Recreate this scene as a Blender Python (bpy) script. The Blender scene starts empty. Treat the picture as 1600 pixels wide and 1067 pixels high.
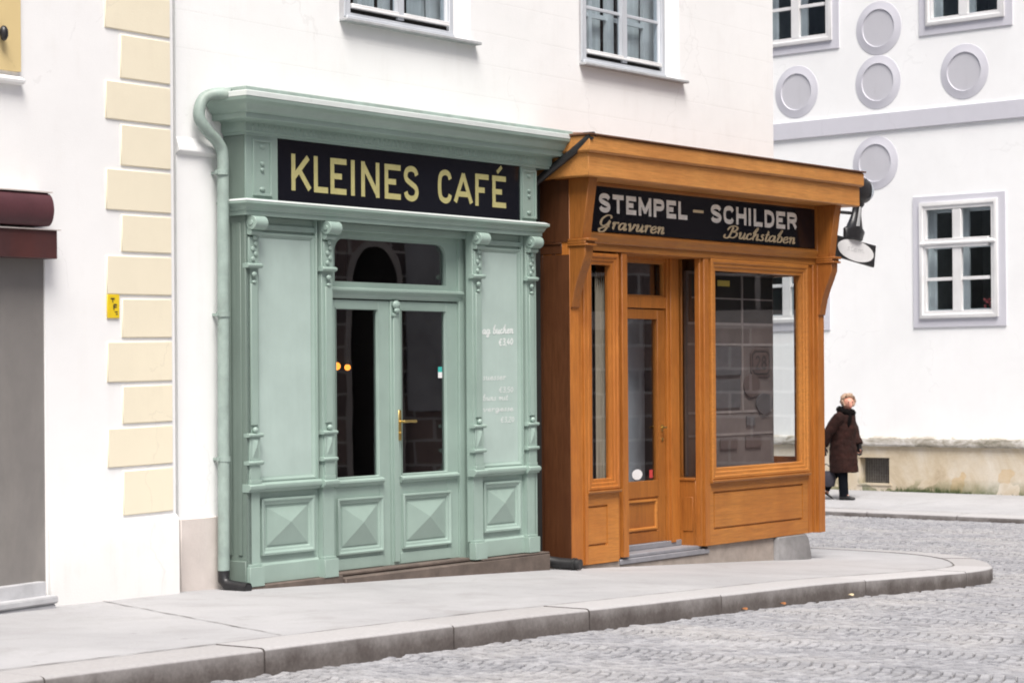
import bpy, math, random
from mathutils import Vector, Matrix
R = random.Random(7)
PI = math.pi
scene = bpy.context.scene
COL = scene.collection

# ------------------------------------------------------------------ frames
class Frame:
    """vertical plane: u runs along it, n stands out of it, v is height"""
    def __init__(s, ox, oy, ax, ay, k=0.0):
        l = math.hypot(ax, ay)
        s.o = (ox, oy); s.a = (ax/l, ay/l); s.n = (ay/l, -ax/l); s.k = k
        s.rot = math.atan2(ay, ax)
    def w(s, u, n, v):
        return (s.o[0]+u*s.a[0]+n*s.n[0], s.o[1]+u*s.a[1]+n*s.n[1], v+s.k*u)
    def inv(s, X, Y):
        dx, dy = X-s.o[0], Y-s.o[1]
        return dx*s.a[0]+dy*s.a[1], dx*s.n[0]+dy*s.n[1]
A = Frame(-.9, 17.5, 2600, 3500, .0045)      # white corner building with the two shops
L = Frame(-2.37, 15.75, 2200, 3500, .015)    # neighbour on the left
B = Frame(5.66, 36.45, 3800, -3500, 0)       # building across the lane
C = Frame(13.2, 31.5, .28, -.96, 0)          # dark stone front off to the right

# ------------------------------------------------------------------ mesh builder (u, n, v)
class MB:
    def __init__(s): s.V = []; s.F = []; s.T = None
    def add(s, vs, fs):
        b = len(s.V); s.V += vs; s.F += [tuple(b+i for i in f) for f in fs]
    def box(s, u0, u1, n0, n1, v0, v1):
        s.add([(u0,n0,v0),(u1,n0,v0),(u1,n1,v0),(u0,n1,v0),(u0,n0,v1),(u1,n0,v1),(u1,n1,v1),(u0,n1,v1)],
              [(0,1,2,3),(7,6,5,4),(4,5,1,0),(5,6,2,1),(6,7,3,2),(7,4,0,3)]); return s
    def prism(s, ring0, ring1):
        k = len(ring0)
        s.add(list(ring0)+list(ring1), [tuple(range(k))[::-1], tuple(range(k, 2*k))]+[(i,(i+1)%k,k+(i+1)%k,k+i) for i in range(k)]); return s
    def prism_u(s, prof, u0, u1):           # prof [(n, v)]
        return s.prism([(u0,a,b) for a,b in prof], [(u1,a,b) for a,b in prof])
    def prism_n(s, poly, n0, n1):           # poly [(u, v)]
        return s.prism([(a,n0,b) for a,b in poly], [(a,n1,b) for a,b in poly])
    def prism_v(s, poly, v0, v1):           # poly [(u, n)]
        return s.prism([(a,b,v0) for a,b in poly], [(a,b,v1) for a,b in poly])
    def frame(s, u0, u1, v0, v1, prof):
        """mitred rectangular moulding, prof = [(inset, n)] from outside to inside"""
        rings = []
        for d, n in prof:
            rings.append([(u0+d,n,v0+d),(u1-d,n,v0+d),(u1-d,n,v1-d),(u0+d,n,v1-d)])
        vs = [p for r in rings for p in r]; fs = []
        for j in range(len(rings)-1):
            for i in range(4):
                fs.append((4*j+i, 4*j+(i+1)%4, 4*j+4+(i+1)%4, 4*j+4+i))
        s.add(vs, fs); return s
    def sweep(s, path, prof, caps=True):
        """mouldings along a plan path [(u, n)], prof [(out, v)] closed polygon"""
        m = len(prof); P = []
        for i, p in enumerate(path):
            ds = []
            if i > 0: ds.append((p[0]-path[i-1][0], p[1]-path[i-1][1]))
            if i < len(path)-1: ds.append((path[i+1][0]-p[0], path[i+1][1]-p[1]))
            ns = []
            for d in ds:
                l = math.hypot(*d); ns.append((-d[1]/l, d[0]/l))
            nx, ny = sum(q[0] for q in ns), sum(q[1] for q in ns)
            l = math.hypot(nx, ny); nx /= l; ny /= l
            c = nx*ns[0][0]+ny*ns[0][1]
            P += [(p[0]+nx*o/c, p[1]+ny*o/c, v) for o, v in prof]
        fs = []
        for i in range(len(path)-1):
            for j in range(m):
                fs.append((i*m+j, i*m+(j+1)%m, (i+1)*m+(j+1)%m, (i+1)*m+j))
        if caps: fs += [tuple(range(m))[::-1], tuple((len(path)-1)*m+j for j in range(m))]
        s.add(P, fs); return s
    def tube(s, pts, r, k=12, caps=True):
        pts = [Vector(p) for p in pts]
        rs = r if isinstance(r, (list, tuple)) else [r]*len(pts)
        up = None; vs = []
        for i, p in enumerate(pts):
            t = (pts[min(i+1, len(pts)-1)]-pts[max(i-1, 0)]).normalized()
            if up is None:
                up = Vector((0,0,1)) if abs(t.z) < .9 else Vector((1,0,0))
            x = (up - t*up.dot(t)).normalized(); y = t.cross(x); up = x
            for j in range(k):
                a = 2*PI*j/k; q = p + (x*math.cos(a)+y*math.sin(a))*rs[i]; vs.append(tuple(q))
        fs = []
        for i in range(len(pts)-1):
            for j in range(k): fs.append((i*k+j, i*k+(j+1)%k, (i+1)*k+(j+1)%k, (i+1)*k+j))
        if caps: fs += [tuple(range(k))[::-1], tuple((len(pts)-1)*k+j for j in range(k))]
        s.add(vs, fs); return s
    def ball(s, c, rx, ry, rz, a=12, b=8):
        vs = [(c[0],c[1],c[2]-rz)]
        for i in range(1, b):
            t = PI*i/b
            for j in range(a):
                f = 2*PI*j/a; vs.append((c[0]+rx*math.sin(t)*math.cos(f), c[1]+ry*math.sin(t)*math.sin(f), c[2]-rz*math.cos(t)))
        vs.append((c[0],c[1],c[2]+rz)); fs = []
        for j in range(a): fs.append((0, 1+(j+1)%a, 1+j))
        for i in range(b-2):
            for j in range(a): fs.append((1+i*a+j, 1+i*a+(j+1)%a, 1+(i+1)*a+(j+1)%a, 1+(i+1)*a+j))
        for j in range(a): fs.append((1+(b-2)*a+j, 1+(b-2)*a+(j+1)%a, len(vs)-1))
        s.add(vs, fs); return s
    def loft(s, rings, caps=True):
        k = len(rings[0]); vs = [p for r in rings for p in r]; fs = []
        for i in range(len(rings)-1):
            for j in range(k): fs.append((i*k+j, i*k+(j+1)%k, (i+1)*k+(j+1)%k, (i+1)*k+j))
        if caps: fs += [tuple(range(k))[::-1], tuple((len(rings)-1)*k+j for j in range(k))]
        s.add(vs, fs); return s
    def wall(s, u0, u1, v0, v1, n, holes=(), depth=.0):
        us = sorted({u0, u1, *[h[0] for h in holes], *[h[1] for h in holes]}); vv = sorted({v0, v1, *[h[2] for h in holes], *[h[3] for h in holes]})
        for i in range(len(us)-1):
            for j in range(len(vv)-1):
                cu, cv = (us[i]+us[i+1])/2, (vv[j]+vv[j+1])/2
                if any(h[0]<cu<h[1] and h[2]<cv<h[3] for h in holes): continue
                s.add([(us[i],n,vv[j]),(us[i+1],n,vv[j]),(us[i+1],n,vv[j+1]),(us[i],n,vv[j+1])], [(0,1,2,3)])
        if depth:
            for a,b,c,d in holes:
                q = [(a,c),(b,c),(b,d),(a,d)]
                for i in range(4):
                    p, r = q[i], q[(i+1)%4]
                    s.add([(p[0],n,p[1]),(r[0],n,r[1]),(r[0],n-depth,r[1]),(p[0],n-depth,p[1])], [(0,1,2,3)])
        return s
    def pyramid(s, u0, u1, v0, v1, n0, n1, top=.5):
        c = ((u0+u1)/2, n1, v0+(v1-v0)*top)
        s.add([(u0,n0,v0),(u1,n0,v0),(u1,n0,v1),(u0,n0,v1),c], [(0,1,4),(1,2,4),(2,3,4),(3,0,4)]); return s
    def room(s, u0, u1, n0, n1, v0, v1):    # a box without its front (n1) side
        s.add([(u0,n0,v0),(u1,n0,v0),(u1,n1,v0),(u0,n1,v0),(u0,n0,v1),(u1,n0,v1),(u1,n1,v1),(u0,n1,v1)],
              [(0,1,2,3),(4,5,6,7),(0,1,5,4),(1,2,6,5),(0,3,7,4)]); return s

# ------------------------------------------------------------------ objects
BASE = {}
def tag(o, label=None, cat=None, group=None, kind=None):
    if label: o['label'] = label
    if cat: o['category'] = cat
    if group: o['group'] = group
    if kind: o['kind'] = kind
    return o
def thing(name, fr, u, n, v, label, cat, group=None):
    o = bpy.data.objects.new(name, None); COL.objects.link(o)
    o.empty_display_size = .2
    o.location = fr.w(u, n, v); o.rotation_euler = (0, 0, fr.rot)
    BASE[o.name] = (fr, u, n, v)
    return tag(o, label, cat, group)
def mesh_obj(name, V, F, mat, smooth=35, bevel=0):
    me = bpy.data.meshes.new(name); me.from_pydata(V, [], F)
    me.validate(); me.update()
    if smooth:
        me.polygons.foreach_set('use_smooth', [True]*len(me.polygons))
        me.set_sharp_from_angle(angle=math.radians(smooth))
    if mat: me.materials.append(mat)
    o = bpy.data.objects.new(name, me); COL.objects.link(o)
    if bevel:
        b = o.modifiers.new('bevel', 'BEVEL'); b.width = bevel; b.segments = 1; b.limit_method = 'ANGLE'; b.angle_limit = math.radians(40)
    return o
def obj(name, mb, mat, parent=None, fr=None, base=None, smooth=35, bevel=0):
    if parent is not None:
        fr, u, n, v = BASE[parent.name]
    else:
        u, n, v = base
    k = fr.k
    V = [(a-u, -(b-n), (c+k*a)-(v+k*u)) for a, b, c in mb.V]
    o = mesh_obj(name, V, mb.F, mat, smooth, bevel)
    if parent is not None: o.parent = parent
    else:
        o.location = fr.w(u, n, v); o.rotation_euler = (0, 0, fr.rot)
    BASE[o.name] = (fr, u, n, v)
    # recalc normals outward
    return o
def kids(o): return [c for c in bpy.data.objects if c.parent == o]
def copy_tree(o, parent=None):
    c = o.copy(); COL.objects.link(c); c.parent = parent
    for ch in kids(o): copy_tree(ch, c)
    return c

# ------------------------------------------------------------------ materials
def newmat(name):
    m = bpy.data.materials.new(name); m.use_nodes = True
    nt = m.node_tree; nt.nodes.clear()
    out = nt.nodes.new('ShaderNodeOutputMaterial')
    return m, nt, out
def N(nt, t, **kw):
    n = nt.nodes.new(t)
    for k, v in kw.items():
        if k in n.inputs: n.inputs[k].default_value = v
        else: setattr(n, k, v)
    return n
def ramp(nt, fac, stops):
    r = nt.nodes.new('ShaderNodeValToRGB'); e = r.color_ramp.elements
    e[0].position, e[0].color = stops[0][0], (*stops[0][1], 1)
    e[1].position, e[1].color = stops[-1][0], (*stops[-1][1], 1)
    for p, c in stops[1:-1]:
        q = e.new(p); q.color = (*c, 1)
    nt.links.new(fac, r.inputs[0]); return r.outputs[0]
def mixc(nt, fac, a, b, mode='MIX'):
    m = nt.nodes.new('ShaderNodeMix'); m.data_type = 'RGBA'; m.blend_type = mode
    for i, x in ((0, fac), (6, a), (7, b)):
        if hasattr(x, 'links') or hasattr(x, 'is_linked'): nt.links.new(x, m.inputs[i])
        else: m.inputs[i].default_value = x if i == 0 else (*x, 1)
    return m.outputs[2]
def math_(nt, op, a, b=None, c=None):
    m = nt.nodes.new('ShaderNodeMath'); m.operation = op
    for i, x in enumerate((a, b, c)):
        if x is None: continue
        if hasattr(x, 'is_linked'): nt.links.new(x, m.inputs[i])
        else: m.inputs[i].default_value = x
    return m.outputs[0]
def coords(nt, scale=(1,1,1), world=False):
    mp = nt.nodes.new('ShaderNodeMapping'); mp.inputs['Scale'].default_value = scale
    if world:
        g = nt.nodes.new('ShaderNodeNewGeometry'); nt.links.new(g.outputs['Position'], mp.inputs[0])
    else:
        t = nt.nodes.new('ShaderNodeTexCoord'); nt.links.new(t.outputs['Object'], mp.inputs[0])
    return mp.outputs[0]
def noise(nt, vec, scale, detail=4, rough=.6, dist=0):
    n = nt.nodes.new('ShaderNodeTexNoise'); n.inputs['Scale'].default_value = scale
    n.inputs['Detail'].default_value = detail; n.inputs['Roughness'].default_value = rough; n.inputs['Distortion'].default_value = dist
    nt.links.new(vec, n.inputs['Vector']); return n.outputs['Fac']
def finish(nt, out, col, rough=.7, bump=None, bd=.3, bs=.01, spec=.5, metal=0, coat=0):
    b = nt.nodes.new('ShaderNodeBsdfPrincipled')
    if hasattr(col, 'is_linked'): nt.links.new(col, b.inputs['Base Color'])
    else: b.inputs['Base Color'].default_value = (*col, 1)
    if hasattr(rough, 'is_linked'): nt.links.new(rough, b.inputs['Roughness'])
    else: b.inputs['Roughness'].default_value = rough
    b.inputs['Specular IOR Level'].default_value = spec; b.inputs['Metallic'].default_value = metal
    b.inputs['Coat Weight'].default_value = coat; b.inputs['Coat Roughness'].default_value = .2
    if bump is not None:
        bp = nt.nodes.new('ShaderNodeBump'); bp.inputs['Strength'].default_value = bd; bp.inputs['Distance'].default_value = bs
        nt.links.new(bump, bp.inputs['Height']); nt.links.new(bp.outputs[0], b.inputs['Normal'])
    nt.links.new(b.outputs[0], out.inputs[0]); return b
def sc(c, f): return tuple(min(1, x*f) for x in c)
def simple(name, c, rough=.6, var=.12, scale=6, bump=.2, bs=.003, spec=.5, metal=0, stretch=(1,1,1), stain=None, stain_amt=.3, coat=0):
    m, nt, out = newmat(name); v = coords(nt, stretch)
    n1 = noise(nt, v, scale, 6, .65)
    col = ramp(nt, n1, [(.3, sc(c, 1-var)), (.7, sc(c, 1+var*.6))])
    if stain:
        n2 = noise(nt, coords(nt, (1, 1, .35)), 1.7, 8, .7, .4)
        f = nt.nodes.new('ShaderNodeMapRange'); f.inputs[1].default_value = .48; f.inputs[2].default_value = .78; f.inputs[4].default_value = stain_amt
        nt.links.new(n2, f.inputs[0]); col = mixc(nt, f.outputs[0], col, stain)
    nb = noise(nt, v, scale*14, 3, .6)
    finish(nt, out, col, rough, nb if bump else None, bump, bs, spec, metal, coat)
    return m
def plaster(name, c, stain, joints=None, bump=.35):
    m, nt, out = newmat(name); v = coords(nt)
    big = noise(nt, v, .55, 7, .62, .3); mid = noise(nt, v, 3.5, 5, .6); fine = noise(nt, v, 90, 3, .6)
    streak = noise(nt, coords(nt, (5, 5, .35)), 1.6, 6, .65)
    col = ramp(nt, big, [(.32, sc(c, .93)), (.62, c)])
    f = math_(nt, 'MULTIPLY', streak, mid); mr = nt.nodes.new('ShaderNodeMapRange'); mr.inputs[1].default_value = .27; mr.inputs[2].default_value = .5; mr.inputs[4].default_value = .30
    nt.links.new(f, mr.inputs[0]); col = mixc(nt, mr.outputs[0], col, stain)
    h = math_(nt, 'MULTIPLY_ADD', mid, 2.0, fine)
    vo = nt.nodes.new('ShaderNodeTexVoronoi'); vo.feature = 'DISTANCE_TO_EDGE'; vo.inputs['Scale'].default_value = .55
    wv = nt.nodes.new('ShaderNodeVectorMath'); wv.operation = 'ADD'; nzv = nt.nodes.new('ShaderNodeTexNoise'); nzv.inputs['Scale'].default_value = 2.6; nzv.inputs['Detail'].default_value = 6; nt.links.new(v, nzv.inputs['Vector'])
    sv = nt.nodes.new('ShaderNodeVectorMath'); sv.operation = 'SCALE'; sv.inputs[3].default_value = .55; nt.links.new(nzv.outputs['Color'], sv.inputs[0]); nt.links.new(v, wv.inputs[0]); nt.links.new(sv.outputs[0], wv.inputs[1]); nt.links.new(wv.outputs[0], vo.inputs['Vector'])
    ck = math_(nt, 'MULTIPLY', math_(nt, 'LESS_THAN', vo.outputs['Distance'], .0035), math_(nt, 'GREATER_THAN', big, .52))
    col = mixc(nt, math_(nt, 'MULTIPLY', ck, .10), col, sc(stain, .5))
    if joints:
        z0, st = joints
        sp = nt.nodes.new('ShaderNodeSeparateXYZ'); nt.links.new(v, sp.inputs[0])
        q = math_(nt, 'FRACT', math_(nt, 'DIVIDE', math_(nt, 'SUBTRACT', sp.outputs[2], z0), st))
        d = math_(nt, 'MULTIPLY', math_(nt, 'ABSOLUTE', math_(nt, 'SUBTRACT', q, .5)), st)
        g = math_(nt, 'LESS_THAN', d, .005)
        g = math_(nt, 'MULTIPLY', g, math_(nt, 'GREATER_THAN', sp.outputs[2], z0))
        g = math_(nt, 'MULTIPLY', g, math_(nt, 'GREATER_THAN', mid, .42))
        col = mixc(nt, math_(nt, 'MULTIPLY', g, .06), col, (.45, .43, .40)); h = math_(nt, 'SUBTRACT', h, g)
    finish(nt, out, col, .85, h, bump, .004, .25); return m
def wood(name, c, axis, dark=.45):
    m, nt, out = newmat(name)
    s = {'z': (22, 22, .9), 'x': (.9, 22, 22)}[axis]
    oi = nt.nodes.new('ShaderNodeObjectInfo')
    v0 = nt.nodes.new('ShaderNodeVectorMath'); v0.operation = 'ADD'; nt.links.new(coords(nt, s), v0.inputs[0])
    cb = nt.nodes.new('ShaderNodeCombineXYZ'); nt.links.new(math_(nt, 'MULTIPLY', oi.outputs['Random'], 37.0), cb.inputs[0]); nt.links.new(math_(nt, 'MULTIPLY', oi.outputs['Random'], 91.0), cb.inputs[2]); nt.links.new(cb.outputs[0], v0.inputs[1])
    v = v0.outputs[0]
    n1 = noise(nt, v, .9, 8, .72, 1.4); n2 = noise(nt, v, 5.5, 4, .65, .5); n3 = noise(nt, coords(nt), 1.1, 5, .65, .3)
    col = ramp(nt, n1, [(.28, sc(c, dark)), (.45, sc(c, .85)), (.62, sc(c, 1.08)), (.78, sc(c, 1.3))])
    col = mixc(nt, .5, col, ramp(nt, n2, [(.32, sc(c, .45)), (.6, sc(c, 1.12))]))
    f = nt.nodes.new('ShaderNodeMapRange'); f.inputs[1].default_value = .42; f.inputs[2].default_value = .70; f.inputs[4].default_value = .55; nt.links.new(n3, f.inputs[0])
    col = mixc(nt, f.outputs[0], col, (c[0]*.62, c[1]*.48, c[2]*.40))
    tone = nt.nodes.new('ShaderNodeMapRange'); tone.inputs[3].default_value = .74; tone.inputs[4].default_value = 1.22; nt.links.new(oi.outputs['Random'], tone.inputs[0])
    vm = nt.nodes.new('ShaderNodeVectorMath'); vm.operation = 'SCALE'; nt.links.new(col, vm.inputs[0]); nt.links.new(tone.outputs[0], vm.inputs[3])
    finish(nt, out, vm.outputs[0], ramp(nt, n2, [(.3, (.40,)*3), (.7, (.58,)*3)]), n2, .35, .002, .4, coat=.08); return m
def painted(name, c, rough=.42, chip=.0):
    m, nt, out = newmat(name); v = coords(nt)
    n1 = noise(nt, v, 2.2, 6, .6); n2 = noise(nt, coords(nt, (9, 9, 1)), 3, 5, .65)
    col = ramp(nt, n1, [(.3, sc(c, .88)), (.7, sc(c, 1.07))])
    col = mixc(nt, math_(nt, 'MULTIPLY', n2, .28), col, sc(c, .7))
    if chip:
        n4 = noise(nt, v, 38, 6, .75); f = math_(nt, 'GREATER_THAN', n4, 1-chip)
        col = mixc(nt, f, col, (.16, .13, .1))
    nb = noise(nt, v, 35, 4, .6)
    finish(nt, out, col, rough, nb, .22, .002, .5); return m
def glass(name, tint=(.85,.88,.88), ior=1.52, refl=1.0, wav=.02):
    m, nt, out = newmat(name)
    tr = N(nt, 'ShaderNodeBsdfTransparent'); tr.inputs[0].default_value = (*tint, 1)
    gl = N(nt, 'ShaderNodeBsdfGlossy'); gl.inputs['Roughness'].default_value = .012; gl.inputs[0].default_value = (.96, .97, 1, 1)
    fr = N(nt, 'ShaderNodeFresnel'); fr.inputs[0].default_value = ior
    b = nt.nodes.new('ShaderNodeBump'); b.inputs['Strength'].default_value = wav; b.inputs['Distance'].default_value = .03
    nt.links.new(noise(nt, coords(nt), 2.2, 1, .4), b.inputs['Height']); nt.links.new(b.outputs[0], gl.inputs['Normal']); nt.links.new(b.outputs[0], fr.inputs['Normal'])
    mx = nt.nodes.new('ShaderNodeMixShader'); 
    ge = nt.nodes.new('ShaderNodeNewGeometry')
    nt.links.new(math_(nt, 'MULTIPLY', math_(nt, 'MULTIPLY', fr.outputs[0], refl), math_(nt, 'SUBTRACT', 1.0, ge.outputs['Backfacing'])), mx.inputs[0])
    nt.links.new(tr.outputs[0], mx.inputs[1]); nt.links.new(gl.outputs[0], mx.inputs[2]); nt.links.new(mx.outputs[0], out.inputs[0]); return m
def emit(name, c, s):
    m, nt, out = newmat(name); e = N(nt, 'ShaderNodeEmission'); e.inputs[0].default_value = (*c, 1); e.inputs[1].default_value = s
    nt.links.new(e.outputs[0], out.inputs[0]); return m

GREEN = (.305, .405, .357)
M = dict(
 wall=plaster('white plaster', (.87, .875, .87), (.70, .685, .66), (3.88, .27)),
 wall_l=plaster('white plaster neighbour', (.88, .88, .875), (.74, .72, .69)),
 wall_far=plaster('cool white plaster', (.92, .93, .93), (.84, .835, .83)),
 trim_far=plaster('grey painted plaster', (.62, .62, .675), (.54, .54, .58)),
 niche=plaster('grey painted niche', (.56, .56, .60), (.45, .45, .48)),
 quoin=plaster('cream plaster', (.84, .77, .60), (.70, .63, .49)),
 plinth_stone=simple('pinkish plinth stone', (.62, .565, .53), .85, .15, 3, .4, .004, stain=(.42, .36, .32), stain_amt=.5),
 green=painted('sage green paint', GREEN), green_shade=painted('sage green with painted shade', (.17, .225, .195), .55), green_worn=painted('worn sage green paint', GREEN, .5, .30),  # the darker side green has the left return's shade in it
 green_board=painted('pale sage board', (.43, .54, .497), .38),
 green_metal=simple('weathered green sheet metal', (.30, .38, .345), .5, .25, 5, .2, .002, stain=(.13, .12, .09), stain_amt=.6),
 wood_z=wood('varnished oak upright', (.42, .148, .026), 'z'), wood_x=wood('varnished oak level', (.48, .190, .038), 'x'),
 wood_dark=wood('dark oak with painted shade', (.095, .034, .012), 'z'),  # darker oak holds the shade of the shop's left side
 sign=simple('black sign glass', (.007, .008, .013), .14, .1, 3, 0, spec=.28),
 gold=simple('dull gold paint', (.50, .46, .20), .5, .12, 20, 0), silver=simple('pale cream lettering', (.88, .86, .80), .4, .18, 14, 0),
 gold2=simple('gold script paint', (.66, .54, .34), .45, .15, 14, 0),
 glass=glass('cafe glass', (.85, .87, .87), refl=1.7), shopglass=glass('shop glass', (.96, .97, .97), refl=1.7), winglass=glass('window glass', (.86, .9, .92), refl=1.0, wav=.05),
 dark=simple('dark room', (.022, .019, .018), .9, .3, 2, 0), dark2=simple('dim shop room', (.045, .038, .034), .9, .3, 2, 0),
 brass=simple('aged brass', (.55, .40, .14), .35, .2, 20, 0, metal=.9),
 iron=simple('black iron', (.018, .018, .020), .38, .3, 12, .2, .002), gutter=simple('black bitumen pipe', (.02, .02, .021), .45, .4, 10, .3, .003),
 step=simple('granite step', (.125, .098, .082), .85, .35, 7, .5, .005, stain=(.10, .075, .06), stain_amt=.6),
 step_l=simple('light stone step', (.46, .465, .48), .7, .2, 5, .3, .004, stain=(.42, .42, .43), stain_amt=.6),
 concrete=simple('shop plinth concrete', (.33, .285, .25), .9, .25, 6, .5, .005, stain=(.2, .16, .13), stain_amt=.5),
 slate=simple('grey threshold slab', (.23, .23, .25), .6, .2, 6, .3, .003),
 guard=simple('worn corner stone', (.24, .235, .235), .7, .35, 4, .5, .006, stain=(.1, .09, .09), stain_amt=.5),
 white_paint=painted('white window paint', (.80, .80, .80), .4), grey_paint=painted('grey window paint', (.56, .59, .63), .45),
 sill=simple('grey sill', (.40, .41, .42), .7, .2, 8, .3, .003),
 curtain=simple('white net curtain', (.62, .63, .63), .9, .2, 3, .2, .004, stretch=(9, 1, .5)),
 shutter=simple('grey brown roller', (.20, .188, .178), .6, .1, 2.2, .2, .002, stretch=(1, 1, 1), stain=(.33, .31, .28), stain_amt=.5),
 maroon=simple('maroon awning cloth', (.085, .028, .034), .6, .25, 3, .3, .004), maroon2=simple('maroon painted board', (.060, .022, .022), .55, .3, 3, .3, .003, stain=(.10,.022,.015), stain_amt=.6),
 yellow=simple('yellow enamel', (.78, .56, .02), .4, .08, 9, 0), black=simple('black print', (.03, .03, .03), .5, .1, 9, 0),
 ochre=plaster('ochre window surround', (.70, .55, .28), (.55, .42, .22)),
 chalk=simple('chalk', (.72, .76, .74), .9, .1, 40, 0), teal=simple('teal sticker', (.05, .45, .40), .4, .1, 9, 0), white=simple('white print', (.78, .78, .78), .5, .05, 9, 0),
 blue=simple('blue sticker', (.06, .30, .55), .4, .1, 9, 0), red=simple('red sticker', (.5, .05, .05), .4, .1, 9, 0),
 gap_shade=simple('painted gap shade', (.012, .011, .010), .9, .2, 5, 0),  # near-black colour standing in for shade inside gaps
 joint=simple('dark joint', (.12, .11, .10), .95, .3, 9, 0),
 cap=simple('rust leaf', (.30, .12, .04), .8, .4, 30, 0),
)
def m_cornice():
    m, nt, out = newmat('weathered plinth cap'); v = coords(nt)
    a = noise(nt, coords(nt, (1, 1, 2.5)), 2.4, 8, .7, .6); b = noise(nt, v, 14, 5, .7)
    col = ramp(nt, a, [(.36, (.20, .19, .15)), (.46, (.42, .39, .34)), (.56, (.70, .68, .65)), (.8, (.74, .73, .72))])
    col = mixc(nt, math_(nt, 'MULTIPLY', b, .4), col, (.28, .25, .19)); finish(nt, out, col, .9, b, .6, .012, .2); return m
def m_base():
    m, nt, out = newmat('stained sandstone base'); v = coords(nt)
    a = noise(nt, v, 1.1, 8, .7, .5); b = noise(nt, v, 7, 6, .7); o = noise(nt, v, 1.9, 3, .5); sp = nt.nodes.new('ShaderNodeSeparateXYZ'); nt.links.new(v, sp.inputs[0])
    col = ramp(nt, a, [(.28, (.40, .31, .21)), (.46, (.62, .53, .39)), (.66, (.74, .69, .60))])
    col = mixc(nt, math_(nt, 'MULTIPLY', math_(nt, 'GREATER_THAN', o, .63), .35), col, (.60, .36, .10))
    col = mixc(nt, math_(nt, 'MULTIPLY', b, .3), col, (.36, .28, .18))
    # damp, mossy foot of the wall
    h = nt.nodes.new('ShaderNodeMapRange'); h.inputs[1].default_value = .22; h.inputs[2].default_value = 0; nt.links.new(sp.outputs[2], h.inputs[0])
    f = math_(nt, 'MULTIPLY', h.outputs[0], math_(nt, 'MULTIPLY', b, 1.5)); g = math_(nt, 'MULTIPLY', f, math_(nt, 'GREATER_THAN', noise(nt, v, 1.4, 2, .5), .47))
    col = mixc(nt, g, col, (.10, .13, .05)); finish(nt, out, col, .95, b, .7, .012, .15); return m
M['far_cap'] = m_cornice(); M['far_base'] = m_base()
def m_attr(name, c1, c2, rough, scale, bump, stain=None):
    m, nt, out = newmat(name)
    at = nt.nodes.new('ShaderNodeAttribute'); at.attribute_name = 'tone'
    v = coords(nt, world=True); n1 = noise(nt, v, scale, 5, .65); big = noise(nt, v, .8, 6, .65, .3)
    col = mixc(nt, at.outputs['Fac'], c1, c2)
    col = mixc(nt, .5, col, ramp(nt, n1, [(.3, (.45,)*3), (.7, (1.0,)*3)]), 'MULTIPLY')
    if stain: 
        r = nt.nodes.new('ShaderNodeMapRange'); r.inputs[1].default_value = .45; r.inputs[2].default_value = .75; r.inputs[4].default_value = .35; nt.links.new(big, r.inputs[0]); col = mixc(nt, r.outputs[0], col, stain)
    finish(nt, out, col, rough, n1, bump, .004, .35); return m
M['cobble'] = m_attr('granite setts', (.225, .228, .245), (.415, .418, .44), .62, 60, .5, (.55, .52, .48))
M['kerb'] = m_attr('granite kerb', (.50, .475, .46), (.62, .60, .585), .75, 45, .5, (.40, .36, .33))
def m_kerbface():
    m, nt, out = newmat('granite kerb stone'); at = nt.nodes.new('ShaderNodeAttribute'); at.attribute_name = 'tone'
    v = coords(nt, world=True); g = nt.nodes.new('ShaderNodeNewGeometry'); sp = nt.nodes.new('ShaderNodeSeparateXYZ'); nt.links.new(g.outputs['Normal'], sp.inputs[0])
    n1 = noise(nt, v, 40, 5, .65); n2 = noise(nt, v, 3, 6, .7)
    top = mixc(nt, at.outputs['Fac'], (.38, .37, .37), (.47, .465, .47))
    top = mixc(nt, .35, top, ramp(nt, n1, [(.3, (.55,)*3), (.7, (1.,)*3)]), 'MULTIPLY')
    face = ramp(nt, n2, [(.3, (.085, .072, .067)), (.7, (.165, .148, .14))]); face = mixc(nt, .5, face, ramp(nt, n1, [(.3, (.4,)*3), (.7, (1.,)*3)]), 'MULTIPLY')  # shade of the upright face is put into its darker colour
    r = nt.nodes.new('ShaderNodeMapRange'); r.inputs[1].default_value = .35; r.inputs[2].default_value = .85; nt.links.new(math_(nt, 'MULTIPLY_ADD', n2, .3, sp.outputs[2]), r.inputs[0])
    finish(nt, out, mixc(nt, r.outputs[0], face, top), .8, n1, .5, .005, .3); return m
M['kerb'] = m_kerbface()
def m_asphalt():
    m, nt, out = newmat('pale worn asphalt'); v = coords(nt, world=True)
    a = noise(nt, v, .7, 7, .65, .4); b = noise(nt, v, 120, 3, .7); c = noise(nt, v, 6, 6, .7)
    col = ramp(nt, a, [(.3, (.345, .345, .355)), (.7, (.44, .44, .45))]); col = mixc(nt, .5, col, ramp(nt, b, [(.3, (.66,)*3), (.65, (1.,)*3)]), 'MULTIPLY')
    col = mixc(nt, math_(nt, 'MULTIPLY', math_(nt, 'GREATER_THAN', c, .66), .25), col, (.29, .275, .27))
    d = noise(nt, v, 2.2, 7, .7, .8); mr = nt.nodes.new('ShaderNodeMapRange'); mr.inputs[1].default_value = .5; mr.inputs[2].default_value = .72; mr.inputs[4].default_value = .5; nt.links.new(d, mr.inputs[0]); col = mixc(nt, mr.outputs[0], col, (.26, .25, .245))
    vs = nt.nodes.new('ShaderNodeTexVoronoi'); vs.inputs['Scale'].default_value = 3.2; nt.links.new(v, vs.inputs['Vector'])
    col = mixc(nt, math_(nt, 'MULTIPLY', math_(nt, 'LESS_THAN', vs.outputs['Distance'], .07), .35), col, (.16, .155, .15))
    finish(nt, out, col, .85, b, .35, .004, .3); return m
M['asphalt'] = m_asphalt()
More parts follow.
